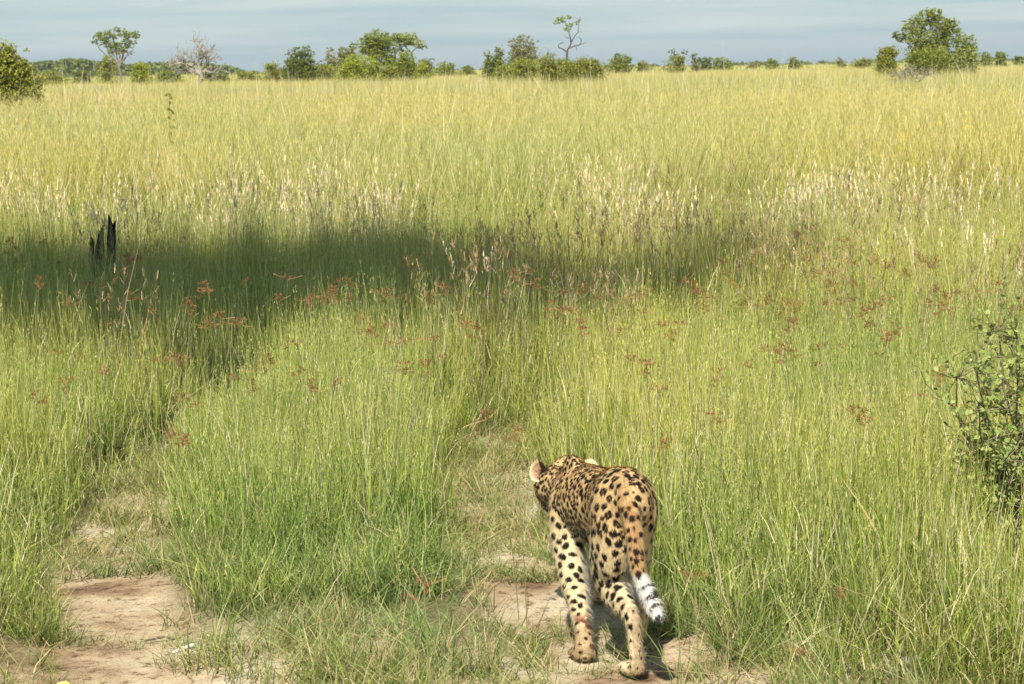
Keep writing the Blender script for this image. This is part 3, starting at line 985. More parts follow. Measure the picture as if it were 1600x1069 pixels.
# ears: cupped shells with a furry rim
def ear(c, axis_open, up, w, h, cin, cout, rim, patch):
    ao = np.array(axis_open, float); ao /= np.linalg.norm(ao)
    u = np.array(up, float); u -= ao * u.dot(ao); u /= np.linalg.norm(u)
    s = np.cross(u, ao)
    V, F, CL = [], [], []
    nr, na_ = 8, 22
    for layer in (0, 1):
        for i in range(nr + 1):
            q = i / nr
            for k in range(na_):
                a = 2 * math.pi * k / na_
                x, y = math.sin(a) * q, math.cos(a) * q
                yy = y * h * (1.0 if y > 0 else .75) + (.12 * h if y > 0 else 0)
                dep = (1 - q * q) * w * (.75 - .12 * layer) + layer * .0028 * (0 if q > .99 else 1) * -1
                if layer == 0: dep += .004 * (q < .99)
                V.append(c + s * x * w + u * yy - ao * dep)
                if layer == 1:
                    col = np.array(cin) * (.9 + .2 * rr.uniform())
                    if q > .80: col = np.array(rim)
                else:
                    col = np.array(cout)
                    if q > .9: col = np.array(rim)
                if patch is not None and (V[-1] - c) @ s * patch > w * .12 and y > -.65: col = np.array((.03, .016, .012)) * (1 + rr.uniform())
                CL.append(col)
        b0 = layer * (nr + 1) * na_
        for i in range(nr):
            for k in range(na_):
                k2 = (k + 1) % na_
                f = (b0 + i * na_ + k, b0 + (i + 1) * na_ + k, b0 + (i + 1) * na_ + k2, b0 + i * na_ + k2)
                F.append(f if layer else f[::-1])
    V = np.array(V); CL = np.array(CL)
    # hairs round the rim and in the cup
    n0 = len(V); hv, hcl = [], []
    for j in range(1500):
        i = rr.integers(0, n0)
        p = V[i]; out = (p - c); out -= ao * out.dot(ao); ln = np.linalg.norm(out) + 1e-6; out /= ln
        d = out * (.7 if ln > .7 * w else -.2) + ao * .6 * (1 if i > n0 / 2 else -1) + rr.normal(size=3) * .25 + u * .2
        d /= np.linalg.norm(d)
        sd = np.cross(d, rr.normal(size=3)); sd /= np.linalg.norm(sd)
        b = n0 + len(hv)
        hv += [p - sd * .0009, p + sd * .0009, p + d * rr.uniform(.004, .010)]
        hcl += [CL[i] * rr.uniform(.9, 1.15)] * 3
        F.append((b, b + 1, b + 2))
    V = np.concatenate([V, hv]); CL = np.concatenate([CL, hcl])
    flat = [x for f in F for x in f]
    me = mesh_np('leopard_ear', V, flat, [len(f) for f in F], M_coat, smooth=True)
    ca = me.color_attributes.new('coat', 'FLOAT_COLOR', 'POINT')
    q4 = np.ones((len(V), 4), np.float32); q4[:, :3] = np.clip(CL, 0, .9)
    ca.data.foreach_set('color', q4.ravel())
    return me
eL = np.array(P(840, 740, 8.52))
eR = np.array(P(923, 733, 8.52))
link('ear', ear(eL, (-.50, -.80, .15), (-.12, 0, 1), .034, .040, (.52, .33, .20), (.04, .025, .02), (.70, .57, .36), 1), leo)
link('ear', ear(eR, (.35, .90, .10), (.12, 0, 1), .029, .034, (.6, .4, .25), (.66, .52, .28), (.74, .62, .40), None), leo)
# whiskers and eyebrow hairs
M_white = plain_mat('whisker_white', (.80, .78, .72), .5, .05)
mz = HC + HD * .135 - HRt * .040 - HUp * .020
for k in range(9):
    a = k / 8
    ln = rr.uniform(.07, .11)
    d0 = -HRt * 1.0 + HD * (.1 - .5 * a) + np.array((0, 0, .1 - .3 * a)); d0 /= np.linalg.norm(d0)
    p0 = mz + HUp * rr.uniform(-.010, .012) - HD * rr.uniform(0, .025)
    V, F = [], []
    for i in range(6):
        u = i / 5
        q = p0 + d0 * ln * u + np.array((0, -.01, -.075 * u * u * (ln / .09)))
        w = .00055 * (1 - .7 * u)
        for j in range(3):
            an = j * 2.094
            V.append(q + HUp * w * math.cos(an) + HD * w * math.sin(an))
    for i in range(5):
        for j in range(3):
            F += [i * 3 + j, i * 3 + (j + 1) % 3, i * 3 + 3 + (j + 1) % 3, i * 3 + 3 + j]
    link('whisker', mesh_np('whisker', V, F, [4] * 15, M_white), leo)
# eye on the turned side
ev = bmesh.new(); bmesh.ops.create_uvsphere(ev, u_segments=12, v_segments=8, radius=.0125)
for v in ev.verts: v.co += Vector(HC + HD * .070 - HRt * .052 + HUp * .018)
eme = bpy.data.meshes.new('eye'); ev.to_mesh(eme); ev.free()
eme.materials.append(plain_mat('eye_amber', (.16, .11, .03), .1, .1, 6, .6))
link('eye', eme, leo)

# ------------------------------------------------------------------ trees and bushes
LEAF = dict(
 dark=leaf_mat('dark_foliage', [(0.079, 0.119, 0.018), (0.170, 0.210, 0.031), (0.272, 0.291, 0.044)]),
 mid=leaf_mat('mid_foliage', [(0.124, 0.173, 0.022), (0.250, 0.291, 0.039), (0.387, 0.400, 0.061)]),
 yellow=leaf_mat('yellow_green_foliage', [(0.190, 0.234, 0.022), (0.345, 0.400, 0.039), (0.518, 0.518, 0.066)]),
 pale=leaf_mat('pale_foliage', [(0.207, 0.268, 0.066), (0.345, 0.400, 0.099), (0.518, 0.535, 0.155)]),
 grey=leaf_mat('grey_green_foliage', [(0.160, 0.173, 0.055), (0.272, 0.272, 0.088), (0.432, 0.381, 0.133)]),
 olive=leaf_mat('olive_foliage', [(0.159, 0.185, 0.028), (0.298, 0.315, 0.049), (0.484, 0.444, 0.088)]),
)
BARK = dict(grey=plain_mat('grey_bark', (.22, .19, .16), .9, .3, 5), pale=plain_mat('pale_dead_wood', (.33, .295, .25), .85, .2, 4),
            dark=plain_mat('dark_bark', (.09, .075, .06), .9, .3, 5))
class Tubes:
    def __init__(s): s.V = []; s.F = []; s.C = []
    def add(s, pts, radii, n=5):
        pts = [np.array(p, float) for p in pts]
        b = len(s.V)
        for i, p in enumerate(pts):
            t = pts[min(i + 1, len(pts) - 1)] - pts[max(i - 1, 0)]
            t /= (np.linalg.norm(t) + 1e-9)
            a = np.cross(t, (0.31, 0.87, 0.12)); a /= (np.linalg.norm(a) + 1e-9)
            c = np.cross(t, a)
            for k in range(n):
                an = 2 * math.pi * k / n
                s.V.append(p + (a * math.cos(an) + c * math.sin(an)) * radii[i])
        for i in range(len(pts) - 1):
            for k in range(n):
                k2 = (k + 1) % n
                s.F += [b + i * n + k, b + i * n + k2, b + (i + 1) * n + k2, b + (i + 1) * n + k]; s.C.append(4)
    def mesh(s, name, mat):
        return mesh_np(name, s.V, s.F, s.C, mat, smooth=True)
def wiggle(a, b, n, amp, rg):
    a, b = np.array(a, float), np.array(b, float)
    L_ = np.linalg.norm(b - a)
    out = []
    off = np.zeros(3)
    for i in range(n + 1):
        u = i / n
        out.append(a + (b - a) * u + off * math.sin(math.pi * u))
        off = off + rg.normal(size=3) * amp * L_
    return out
def leaves_mesh(name, pos, size, mat, rg, flat=.5):
    n = len(pos)
    d = rg.normal(size=(n, 3)); d /= np.linalg.norm(d, axis=1)[:, None]
    nn = rg.normal(size=(n, 3)); nn[:, 2] += flat * 2
    s = np.cross(d, nn); s /= (np.linalg.norm(s, axis=1)[:, None] + 1e-9)
    sz = size * rg.uniform(.6, 1.4, n)[:, None]
    v = np.stack([pos - d * sz * .5, pos + s * sz * .4, pos + d * sz * .5, pos - s * sz * .4], 1).reshape(-1, 3)
    r = np.repeat(np.clip(rg.normal(.5, .24, n), 0, 1), 4)
    return mesh_np(name, v, np.arange(4 * n), np.full(n, 4), mat, {'r': r})
def crown_points(lobes, rg, per_cluster=13, cl_r=.11, dens=1.0, area_unit=1.0):
    out = []; centers = []
    for (c, r) in lobes:
        c = np.array(c); r = np.array(r)
        nc = max(5, int(dens * r[0] * r[2] * math.pi / area_unit))
        for _ in range(nc):
            u = rg.normal(size=3); u /= np.linalg.norm(u)
            q = rg.uniform(.25, 1) ** .45
            cc = c + u * r * q * (1 + .16 * rg.normal())
            centers.append(cc)
            cr = cl_r * (r[0] * r[2]) ** .5 * rg.uniform(.6, 1.5)
            m = int(per_cluster * rg.uniform(.5, 1.5))
            out.append(cc + rg.normal(size=(m, 3)) * cr * np.array((1.15, 1.15, .65)))
    return np.concatenate(out), centers
def tree(name, label, cat, d, bx, lobes, leaf, bark='grey', trunk_px=4, base_y=None, limbs=None, dens=1.0, group=None, depth=.8, leafpx=2.1, seed=1, twigs=True, cl=.11, forky=.45, skirt=False):
    """lobes: (cx, cy, rx, ry) of each mass of foliage as seen in the photo, placed at its real distance"""
    rg = np.random.default_rng(seed)
    k = d / FPX
    v = P(bx, base_y or 115, d)
    root = empty(name, (v.x, d, 0))
    tag(root, label, cat, group)
    lw = []
    for (cx, cy, rx, ry) in lobes:
        dd = d + rg.uniform(-1, 1) * rx * k * .4
        q = P(cx, cy, dd)
        lw.append(((q.x, q.y, q.z), (rx * k, rx * k * depth, ry * k)))
    if skirt:                      # foliage carries on down to the grass
        for (c, r) in list(lw):
            zt = c[2] - r[2] * .2
            if zt > 1.0:
                lw.append(((c[0] + rg.normal() * r[0] * .25, c[1], (zt + .5) / 2), (r[0] * rg.uniform(.8, 1.5), r[1] * .9, (zt - .5) / 2 + .2)))
    tb = Tubes()
    base = np.array((v.x, d, -.1))
    tr = trunk_px * k * .5
    if limbs:
        for (pl, w0, w1) in limbs:
            pts = [np.array(P(x, y, d + rg.uniform(-.5, .5) * k * 10)) for (x, y) in pl]
            if pl[0][1] >= 999: pass
            tb.add(catmull(pts, 3), np.linspace(w0 * k * .5, w1 * k * .5, 3 * (len(pts) - 1) + 1))
        p0 = P(limbs[0][0][0][0], limbs[0][0][0][1], d)
        tb.add([base, (p0.x, p0.y, p0.z)], [limbs[0][1] * k * .65, limbs[0][1] * k * .5])
    else:
        top = np.mean([np.array(c) for c, r in lw], axis=0)
        low = min(c[2] - r[2] for c, r in lw)
        fork = base + (top - base) * forky; fork[2] = max(.3, min(fork[2], low + .25 * (top[2] - low)))
        if len(lw) == 1 and low < .6: fork[2] = .4
        tb.add(wiggle(base, fork, 4, .04, rg), np.linspace(tr * 1.2, tr * .8, 5), 7)
        for c, r in lw:
            e = np.array(c) + np.array((0, 0, r[2] * .2))
            tb.add(wiggle(fork, e, 5, .05, rg), np.linspace(tr * .65, tr * .18, 6))
    if lobes:
        pts, cen = crown_points(lw, rg, dens=dens, area_unit=(2.6 * k) ** 2 * 1.3, cl_r=cl * .8)
        if twigs:
            for c, r in lw:
                mine = [q for q in cen if np.linalg.norm((q - np.array(c)) / np.array(r)) < 1.3]
                for q in mine[::9]:
                    tb.add(wiggle(np.array(c) - np.array((0, 0, r[2] * .3)), q, 2, .05, rg), [tr * .22, tr * .12, tr * .05], 3)
        link('crown', leaves_mesh('crown', pts, leafpx * k, LEAF[leaf], rg), root)
    link('trunk', tb.mesh('trunk', BARK[bark]), root)
    return root
FT = 'trees and bushes along the skyline'
def bush(label, d, cx, cy, rx, ry, leaf, seed, n=3, cat='bush', **kw):
    rg = np.random.default_rng(seed)
    lb = [(cx, cy, rx * .8, ry * .85)]
    for _ in range(n):
        lb.append((cx + rg.uniform(-.65, .65) * rx, cy + rg.uniform(-.3, .7) * ry, rx * rg.uniform(.3, .5), ry * rg.uniform(.35, .6)))
    return tree('bush', label, cat, d, cx, lb, leaf, trunk_px=2, seed=seed, cl=.17, skirt=True, **kw)

# ---- left third
tree('leafy_bush', 'olive-green leafy bush cut by the left edge of the picture, nearest of the skyline bushes', 'bush', 66, 8,
     [(5, 88, 26, 20), (-22, 84, 22, 22), (28, 108, 22, 14), (4, 118, 26, 18), (-30, 112, 25, 22)], 'olive', 'pale', 5, seed=5, leafpx=3.6, dens=.9, skirt=True)
tree('flat_crowned_tree', 'spreading green tree with fan-shaped crown on a pale trunk, left of the dead tree', 'tree', 250, 187,
     [(160, 58, 15, 9), (178, 52, 14, 9), (203, 56, 15, 9), (214, 55, 6, 5), (172, 68, 16, 8), (197, 68, 14, 8), (182, 78, 16, 7), (150, 66, 7, 5), (200, 82, 8, 4)], 'mid', 'grey', 4.5, seed=6, dens=1.25, leafpx=2.1, forky=.5)
bush('small olive bush with a browned side at the foot of the fan-shaped tree', 240, 170, 96, 13, 12, 'olive', 8)
bush('dark rounded bush between the left edge bush and the fan-shaped tree', 280, 128, 115, 12, 8, 'dark', 9)
bush('bright yellow-green rounded bush between the fan-shaped tree and the dead tree', 220, 216, 107, 17, 13, 'yellow', 10)
bush('low green bush right behind the foot of the dead tree', 260, 262, 115, 20, 7, 'mid', 11)
bush('dark low thicket right of the dead tree trunk', 260, 335, 117, 26, 7, 'dark', 12)
bush('thin bush at the far left, low behind the grass', 230, 78, 117, 22, 8, 'olive', 13)
# dead tree: bare branching
def dead_tree(name, label, d, bx, ytop, by, spread, seed, levels=6, bark='pale', trunk_px=9, cat='dead tree', lean=0, rmin=.02):
    rg = np.random.default_rng(seed)
    k = d / FPX
    v = P(bx, by, d)
    root = empty(name, (v.x, d, 0)); tag(root, label, cat)
    tb = Tubes(); br = Tubes()
    H = HCAM + (112 - ytop) * k
    def grow(p, dv, L_, r, lev, T):
        pts = [p]; q = p.copy(); dd = dv.copy()
        for i in range(4):
            dd = dd + rg.normal(size=3) * .24 + np.array((0, 0, .03)); dd /= np.linalg.norm(dd)
            q = q + dd * L_ / 4; pts.append(q.copy())
        T.add(pts, np.linspace(r, r * .6, 5), 6 if lev > 3 else 4)
        if lev <= 0: return
        for j in range(3 if lev > 1 else 2):
            i = rg.integers(2, 5)
            nd = dd + rg.normal(size=3) * .75 * np.array((1, 1, .75)); nd[2] += .05;  nd /= np.linalg.norm(nd)
            grow(pts[i], nd, L_ * rg.uniform(.6, .85), max(r * .55, rmin), lev - 1, br)
    grow(np.array((v.x, d, -.1)), np.array((lean, 0, 1.0)), H * .40, trunk_px * k * .5, 0, tb)
    p = np.array(tb.V[-6:]).mean(0)
    for j, (ax, az) in enumerate(((-.75, .75), (.55, .9), (-.25, 1.1), (.15, .7), (-1.0, .35))):
        dv = np.array((ax, rg.normal() * .4, az)); dv /= np.linalg.norm(dv)
        grow(p - np.array((0, 0, rg.uniform(0, .25) * H * .3)), dv, H * .235, trunk_px * k * .27, levels - 2, br)
    link('trunk', tb.mesh('trunk', BARK[bark]), root)
    link('branches', br.mesh('branches', BARK[bark]), root)
    return root
dead_tree('dead_tree', 'bare dead tree with pale trunk and tangled branches, right of the fan-shaped tree', 200, 301, 34, 118, 1.0, 24, levels=6, trunk_px=11, rmin=.03)
dead_tree('dead_shrub', 'small fallen pale branch sticking up left of the fan-shaped tree trunk', 150, 152, 104, 118, 1.5, 27, levels=4, trunk_px=3, cat='dead branch', lean=.3)
# ---- centre left
bush('pale green small bush left of the dark layered tree', 230, 428, 106, 18, 12, 'olive', 30)
tree('layered_tree', 'dark green small tree with a side-reaching branch, left of the big central tree', 'tree', 230, 472,
     [(470, 80, 16, 9), (455, 84, 9, 4), (476, 92, 17, 11), (462, 100, 20, 10), (484, 104, 14, 10)], 'dark', 'dark', 3, seed=31, dens=1.0, skirt=True)
tree('grey_tree', 'grey-green tree standing behind, immediately left of the big central tree', 'tree', 300, 532,
     [(516, 78, 5, 6), (538, 82, 17, 9), (530, 95, 18, 10), (548, 92, 16, 12), (510, 102, 14, 9)], 'grey', 'grey', 3, seed=32, skirt=True)
dead_tree('dead_tree', 'tiny bare grey tree peeking between the dark layered tree and the grey-green tree', 300, 494, 80, 112, 1.0, 37, levels=4, bark='grey', trunk_px=2)
tree('broad_tree', 'tallest green tree of the central group with a rounded dense crown', 'tree', 210, 585,
     [(590, 58, 20, 11), (575, 62, 16, 9), (600, 70, 20, 12), (588, 82, 16, 9), (606, 84, 12, 8), (553, 73, 9, 6), (584, 72, 22, 12), (596, 92, 18, 10), (572, 80, 12, 9)], 'mid', 'pale', 4, seed=33, dens=1.5)
tree('flat_topped_tree', 'pale flat-topped acacia leaning out right of the tallest central tree', 'tree', 215, 620,
     [(622, 57, 16, 6), (640, 59, 16, 7), (655, 70, 11, 6), (634, 68, 15, 5), (662, 73, 6, 4), (618, 64, 10, 5), (630, 60, 20, 7), (646, 66, 14, 6), (632, 84, 10, 7), (622, 76, 9, 6)], 'pale', 'dark', 4, seed=34, dens=1.3,
     limbs=[([(618, 112), (616, 96), (617, 82), (614, 74)], 4, 2.5), ([(616, 92), (610, 82), (604, 76)], 2.5, 1), ([(617, 84), (628, 74), (640, 66)], 2.5, 1), ([(650, 110), (646, 95), (644, 82), (655, 72)], 3, 1.2), ([(644, 84), (634, 74), (626, 64)], 2, .8)])
bush('bright yellow-green bush in front of the tallest central tree', 180, 566, 98, 32, 15, 'yellow', 35, 5)
bush('olive bush under the flat-topped acacia', 190, 636, 95, 17, 17, 'mid', 36, 4)
bush('grey-green scrub at the right foot of the central group', 260, 663, 100, 14, 12, 'grey', 38)
bush('dark scrub filling the foot of the central group', 200, 600, 108, 26, 9, 'olive', 39, 4)
bush('rounded low green bush alone between the central group and the right-hand thicket', 330, 697, 103, 20, 8, 'mid', 40)
bush('smallest low bush just right of the lone rounded bush', 360, 730, 106, 14, 4, 'mid', 41)
bush('low green bush between the small pale bush and the dark layered tree', 250, 450, 110, 16, 7, 'mid', 130)
bush('brownish low bush between the layered tree and the yellow-green bush', 240, 506, 107, 20, 8, 'olive', 131, 4)
bush('dark green bush tucked beneath the left side of the tallest central tree', 225, 543, 103, 16, 12, 'dark', 132, 4)
bush('green bush beneath the gap between the two tallest central trees', 215, 612, 99, 16, 14, 'mid', 133, 4)
bush('yellow-green low bush at the right end of the central group', 230, 652, 104, 18, 9, 'yellow', 134, 4)
# ---- thicket right of the centre
tree('small_tree', 'dark small tree at the left end of the thicket with two upright tops', 'tree', 190, 768,
     [(779, 78, 6, 8), (762, 88, 8, 8), (777, 95, 15, 11), (765, 103, 12, 8)], 'mid', 'dark', 3, seed=45, skirt=True)
tree('grey_leaved_tree', 'thin grey-green tree with an open round crown in the thicket', 'tree', 200, 815,
     [(817, 60, 14, 7), (804, 68, 9, 7), (830, 70, 10, 10), (815, 78, 16, 10), (818, 92, 18, 10)], 'grey', 'grey', 3, seed=46, dens=.75, skirt=True)
bush('green bush filling the gap between small dark tree and thin grey-green tree', 170, 792, 108, 18, 10, 'mid', 135, 4)
bush('tall olive bush between the rounded bush and the wide bush, below the gaunt tree', 145, 884, 103, 20, 15, 'mid', 136, 4)
bush('olive bush under the thin grey-green tree', 150, 815, 105, 27, 16, 'olive', 47, 5)
bush('rounded olive bush with yellow top in the middle of the thicket', 140, 856, 100, 24, 19, 'olive', 48, 5)
bush('wide dense olive bush at the right end of the thicket', 140, 912, 106, 34, 18, 'olive', 49, 7)
tree('gaunt_tree', 'gaunt crooked tree with leaf tufts only at its tips, rising out of the thicket', 'tree', 185, 886,
     [(875, 31, 8, 6), (888, 27, 6, 4), (868, 36, 5, 3), (887, 44, 6, 7), (892, 38, 4, 5), (904, 31, 4, 4), (900, 36, 3, 3)], 'pale', 'dark', 4, seed=50, dens=1.6, leafpx=2.2, twigs=False,
     limbs=[([(886, 108), (886, 95), (886, 84), (887, 78)], 4, 3), ([(886, 82), (880, 77), (873, 74), (874, 69), (881, 66)], 2.4, .8), ([(887, 78), (892, 68), (890, 55), (888, 44), (882, 34)], 2.6, .9),
            ([(888, 76), (898, 72), (906, 70), (908, 62), (903, 58)], 2.2, .8), ([(892, 68), (897, 58), (903, 50), (904, 40), (903, 32)], 1.8, .7), ([(903, 50), (908, 50)], 1, .6),
            ([(898, 72), (912, 68), (918, 66)], 1, .5), ([(888, 60), (882, 56)], 1, .5), ([(900, 73), (902, 80)], 1, .5)])
# ---- low line to the right
for i, (x, y, rx, ry, lf, d, lb) in enumerate([
    (970, 93, 20, 9, 'mid', 330, 'low green bush just right of the thicket'),
    (1004, 98, 10, 5, 'olive', 380, 'tiny olive bush second to the right of the thicket'),
    (1058, 92, 16, 9, 'olive', 330, 'olive bush in the middle of the low line, below a tufted sapling'),
    (1085, 88, 6, 6, 'grey', 340, 'tufted grey-green bush beside the middle olive bush'),
    (1100, 94, 14, 6, 'dark', 420, 'dark low bush right of the middle olive bush'),
    (1128, 94, 16, 6, 'mid', 420, 'low green bush in the open right of the middle'),
    (1205, 96, 16, 5, 'mid', 460, 'flat green bush halfway to the big right-hand tree'),
    (1240, 95, 12, 6, 'mid', 420, 'rounded green bush halfway to the big right-hand tree'),
    (1312, 95, 10, 5, 'grey', 450, 'small grey-green bush left of the big right-hand tree'),
    (1350, 94, 16, 5, 'olive', 430, 'flat olive bush nearest the left side of the big right-hand tree'),
    (1538, 87, 12, 6, 'mid', 330, 'low green bush just right of the big right-hand tree'),
    (1564, 86, 12, 7, 'mid', 330, 'rounded green bush near the right edge of the skyline'),
    (1178, 97, 10, 3, 'grey', 520, 'faint flat bush on the open skyline right of the middle'),
    (1592, 90, 10, 3, 'dark', 420, 'dark scrap of bush at the right edge of the skyline'),
    (1520, 84, 9, 7, 'grey', 380, 'grey bush tucked behind the right side of the big tree'),
    (385, 116, 18, 6, 'olive', 300, 'low olive bush between the dead tree and the central group')]):
    bush(lb, d, x, y, rx, ry, lf, 60 + i, 3)
tree('sapling', 'thin sapling with two leaf tufts in the low line right of the thicket', 'tree', 330, 1056, [(1050, 80, 6, 4), (1070, 82, 6, 5)], 'dark', 'grey', 1.5, seed=80)
tree('sapling', 'dark sapling with one leaf tuft above the low bush just right of the thicket', 'tree', 330, 966, [(964, 86, 9, 3)], 'dark', 'grey', 1.5, seed=81)
# ---- big tree on the right
tree('big_bushy_tree', 'big dense green tree with a ragged rounded crown on the right, tallest on the skyline', 'tree', 150, 1432,
     [(1460, 20, 14, 9), (1448, 30, 22, 13), (1425, 42, 18, 14), (1470, 42, 22, 16), (1487, 38, 14, 10), (1440, 60, 28, 16), (1478, 64, 26, 15), (1410, 58, 16, 8), (1400, 54, 8, 5), (1455, 78, 30, 12), (1494, 50, 9, 7)],
     'mid', 'grey', 7, seed=90, dens=1.0, leafpx=2.4)
tree('leaning_tree', 'pale green small tree reaching out right from behind the big right-hand tree', 'tree', 150, 1500,
     [(1505, 62, 14, 7), (1520, 60, 9, 4), (1510, 72, 12, 7), (1502, 84, 14, 12), (1488, 90, 16, 10)], 'pale', 'grey', 3, seed=91, leafpx=2.2, skirt=True)
bush('dark green bush filling the foot of the big right-hand tree', 148, 1450, 88, 42, 16, 'mid', 94, 6, leafpx=2.3)
bush('yellow-green bush at the left foot of the big right-hand tree', 145, 1388, 82, 22, 11, 'olive', 92, 5, leafpx=2.3)
dead_tree('dead_shrub', 'greyish leafless shrub in the grass in front of the big right-hand tree', 105, 1420, 94, 122, 1.6, 93, levels=6, bark='grey', trunk_px=3, cat='dead shrub')
# ---- far woods: nobody could count these crowns
rg = np.random.default_rng(99)
pts = []
for (x0, x1, ys, d0, d1) in ((-40, 400, [(-40, 100), (50, 98), (110, 92), (150, 95), (200, 100), (260, 97), (300, 96), (345, 101), (385, 110), (400, 113)], 900, 1150),
                             (380, 1640, [(380, 113), (560, 108), (700, 107), (745, 106), (960, 101), (1100, 98), (1300, 95), (1380, 92), (1640, 89)], 1150, 1500)):
    m = 150 if x0 < 0 else 190
    for i in range(m):
        x = rg.uniform(x0, x1); yt = np.interp(x, *zip(*ys)) + abs(rg.normal()) * 2.0
        if x0 > 0 and rg.uniform() < .45 and vnoise(np.array([x]), np.array([0.]), .03, 5)[0] < .2: continue
        d = rg.uniform(d0, d1); k = d / FPX
        top = P(x, yt, d)
        rr_ = rg.uniform(5, 11) * k
        hh = rr_ * .6
        c = np.array((top.x, top.y, top.z - hh))
        n = 150
        u = rg.normal(size=(n, 3)); u /= np.linalg.norm(u, axis=1)[:, None]
        pts.append(c + u * np.array((rr_, rr_, hh)) * rg.uniform(.6, 1.05, (n, 1)))
        m2 = 70
        pts.append(np.stack([c[0] + rg.normal(size=m2) * rr_ * .8, c[1] + rg.normal(size=m2) * 3, rg.uniform(0, max(1, c[2]), m2)], -1))
me = leaves_mesh('far_wood', np.concatenate(pts), 1.6, LEAF['dark'], rg)
tag(link('far_wood', me), 'blue-green belt of far woodland low on the horizon', 'woodland', kind='stuff')
# ---- the tree whose shade falls across the meadow; it stands left of the track, outside the picture
def shade_tree():
    rg = np.random.default_rng(123)
    root = empty('shade_tree', (-5.2, 8.6, 0))
    tag(root, 'tall tree beside the track, outside the picture, whose shade lies across the meadow', 'tree')
    tb = Tubes()
    fork = np.array((-4.9, 8.8, 5.6))
    tb.add(wiggle((-5.2, 8.6, -.1), fork, 5, .03, rg), np.linspace(.24, .17, 6), 9)
    lob = []
    def from_shadow(X, Y, z, rx, ry, rz):
        # the foliage that shades the grass tops at X, Y
        s = (z - .7) / math.tan(SUN_EL)
        lob.append(((X - s * math.sin(SUN_AZ), Y - s * math.cos(SUN_AZ), z), (rx, ry, rz)))
    for a in SHADE: from_shadow(*a)
    for c, r in lob:
        tb.add(wiggle(fork, c, 6, .05, rg), np.linspace(.11, .03, 7), 6)
    out = []
    for c, r in lob:
        nc = int(78 * r[0] * r[1])
        for _ in range(nc):
            u = rg.normal(size=3); u /= np.linalg.norm(u)
            cc = np.array(c) + u * np.array(r) * rg.uniform(.1, 1) ** .5
            out.append(cc + rg.normal(size=(16, 3)) * .20)
    link('crown', leaves_mesh('shade_tree_crown', np.concatenate(out), .17, LEAF['mid'], rg), root)
    link('trunk', tb.mesh('trunk', BARK['grey']), root)
SHADE = [(-4.2, 17.0, 9.0, 1.4, 2.4, .7), (-3.0, 16.0, 9.4, 1.2, 2.5, .7), (-1.9, 16.6, 9.6, 1.2, 2.4, .7), (-1.2, 18.2, 10.0, 1.1, 1.6, .6), (-.5, 16.2, 9.8, .9, 1.4, .5),
         (-3.6, 15.7, 8.6, .8, .9, .5), (-1.1, 15.0, 8.9, .7, .7, .4),
         (.0, 15.3, 9.3, .5, .4, .3), (.65, 15.0, 9.6, .5, .45, .3), (1.2, 15.7, 9.8, .5, .55, .3), (1.85, 17.2, 10.0, .5, .6, .3)]
shade_tree()

# ------------------------------------------------------------------ sedges with rust-brown heads, one thing each
M_rust = leaf_mat('rust_sedge_head', [(.15, .065, .025), (.30, .135, .05), (.46, .25, .11)], .25)
M_stem = plain_mat('sedge_stem', (.22, .26, .08), .6, .2, 9)
def sedge_head(seed):
    rg = np.random.default_rng(seed)
    V, F, C, R = [], [], [], []
    def quad(a, b, w, r):
        dv = b - a; s = np.cross(dv, rg.normal(size=3)); s /= np.linalg.norm(s) + 1e-9
        k = len(V)
        V.extend((a - s * w * .4, a + s * w * .4, b + s * w, b - s * w)); R.extend((r,) * 4)
        F.extend((k, k + 1, k + 2, k + 3)); C.append(4)
    for i in range(rg.integers(8, 12)):
        a = rg.uniform(0, 6.28); el = rg.uniform(.1, 1.45)
        L_ = rg.uniform(.018, .052)
        d = np.array((math.cos(a) * math.cos(el), math.sin(a) * math.cos(el), math.sin(el)))
        e = d * L_
        quad(np.zeros(3), e, .0007, .5)
        for j in range(rg.integers(10, 17)):
            dd = rg.normal(size=3); dd /= np.linalg.norm(dd)
            quad(e, e + (dd + d * .3) * rg.uniform(.006, .014), .0013, rg.uniform())
    for i in range(3):                       # green bracts below the head
        a = rg.uniform(0, 6.28); L_ = rg.uniform(.05, .10)
        quad(np.zeros(3), np.array((math.cos(a) * L_, math.sin(a) * L_, L_ * .3)), .0018, .9)
    return mesh_np('flower_head', V, F, C, M_rust, {'r': np.array(R)})
HEADS = [sedge_head(s) for s in range(7)]
SPX = [(25, 390), (12, 376), (32, 404), (155, 450), (220, 408), (318, 450), (386, 442), (440, 425), (300, 495), (325, 503), (345, 498), (490, 470), (520, 458), (540, 440), (547, 470),
       (505, 462), (250, 565), (88, 553), (370, 594), (490, 598), (530, 602), (668, 573), (690, 560), (635, 537), (625, 465), (665, 402), (668, 470), (690, 447), (760, 655), (800, 675),
       (905, 507), (915, 450), (880, 460), (935, 470), (942, 366), (1000, 465), (1052, 522), (1063, 508), (1015, 575), (1100, 462), (1135, 430), (1142, 442), (1076, 441),
       (1257, 358), (1245, 368), (1315, 378), (1331, 388), (1331, 412), (1300, 428), (1297, 447), (1301, 459), (1295, 478), (1337, 470), (1380, 470), (1465, 411), (1468, 491), (1477, 480),
       (1491, 460), (1230, 505), (1225, 545), (1235, 555), (1243, 508), (1276, 574), (1280, 545), (1360, 510), (1396, 512), (1396, 526), (1385, 534), (1565, 508), (1466, 588), (1335, 643),
       (1343, 654), (1115, 650), (1030, 611), (278, 686), (290, 625), (55, 622), (160, 577), (1092, 478), (1415, 425), (1180, 400), (830, 425), (805, 428), (860, 480), (965, 520), (1036, 700), (740, 515),
       (585, 520), (610, 540), (455, 540), (410, 575), (205, 470), (110, 470), (60, 440), (560, 500), (1170, 575), (1200, 470), (1440, 620), (1560, 445)]
rg = np.random.default_rng(77)
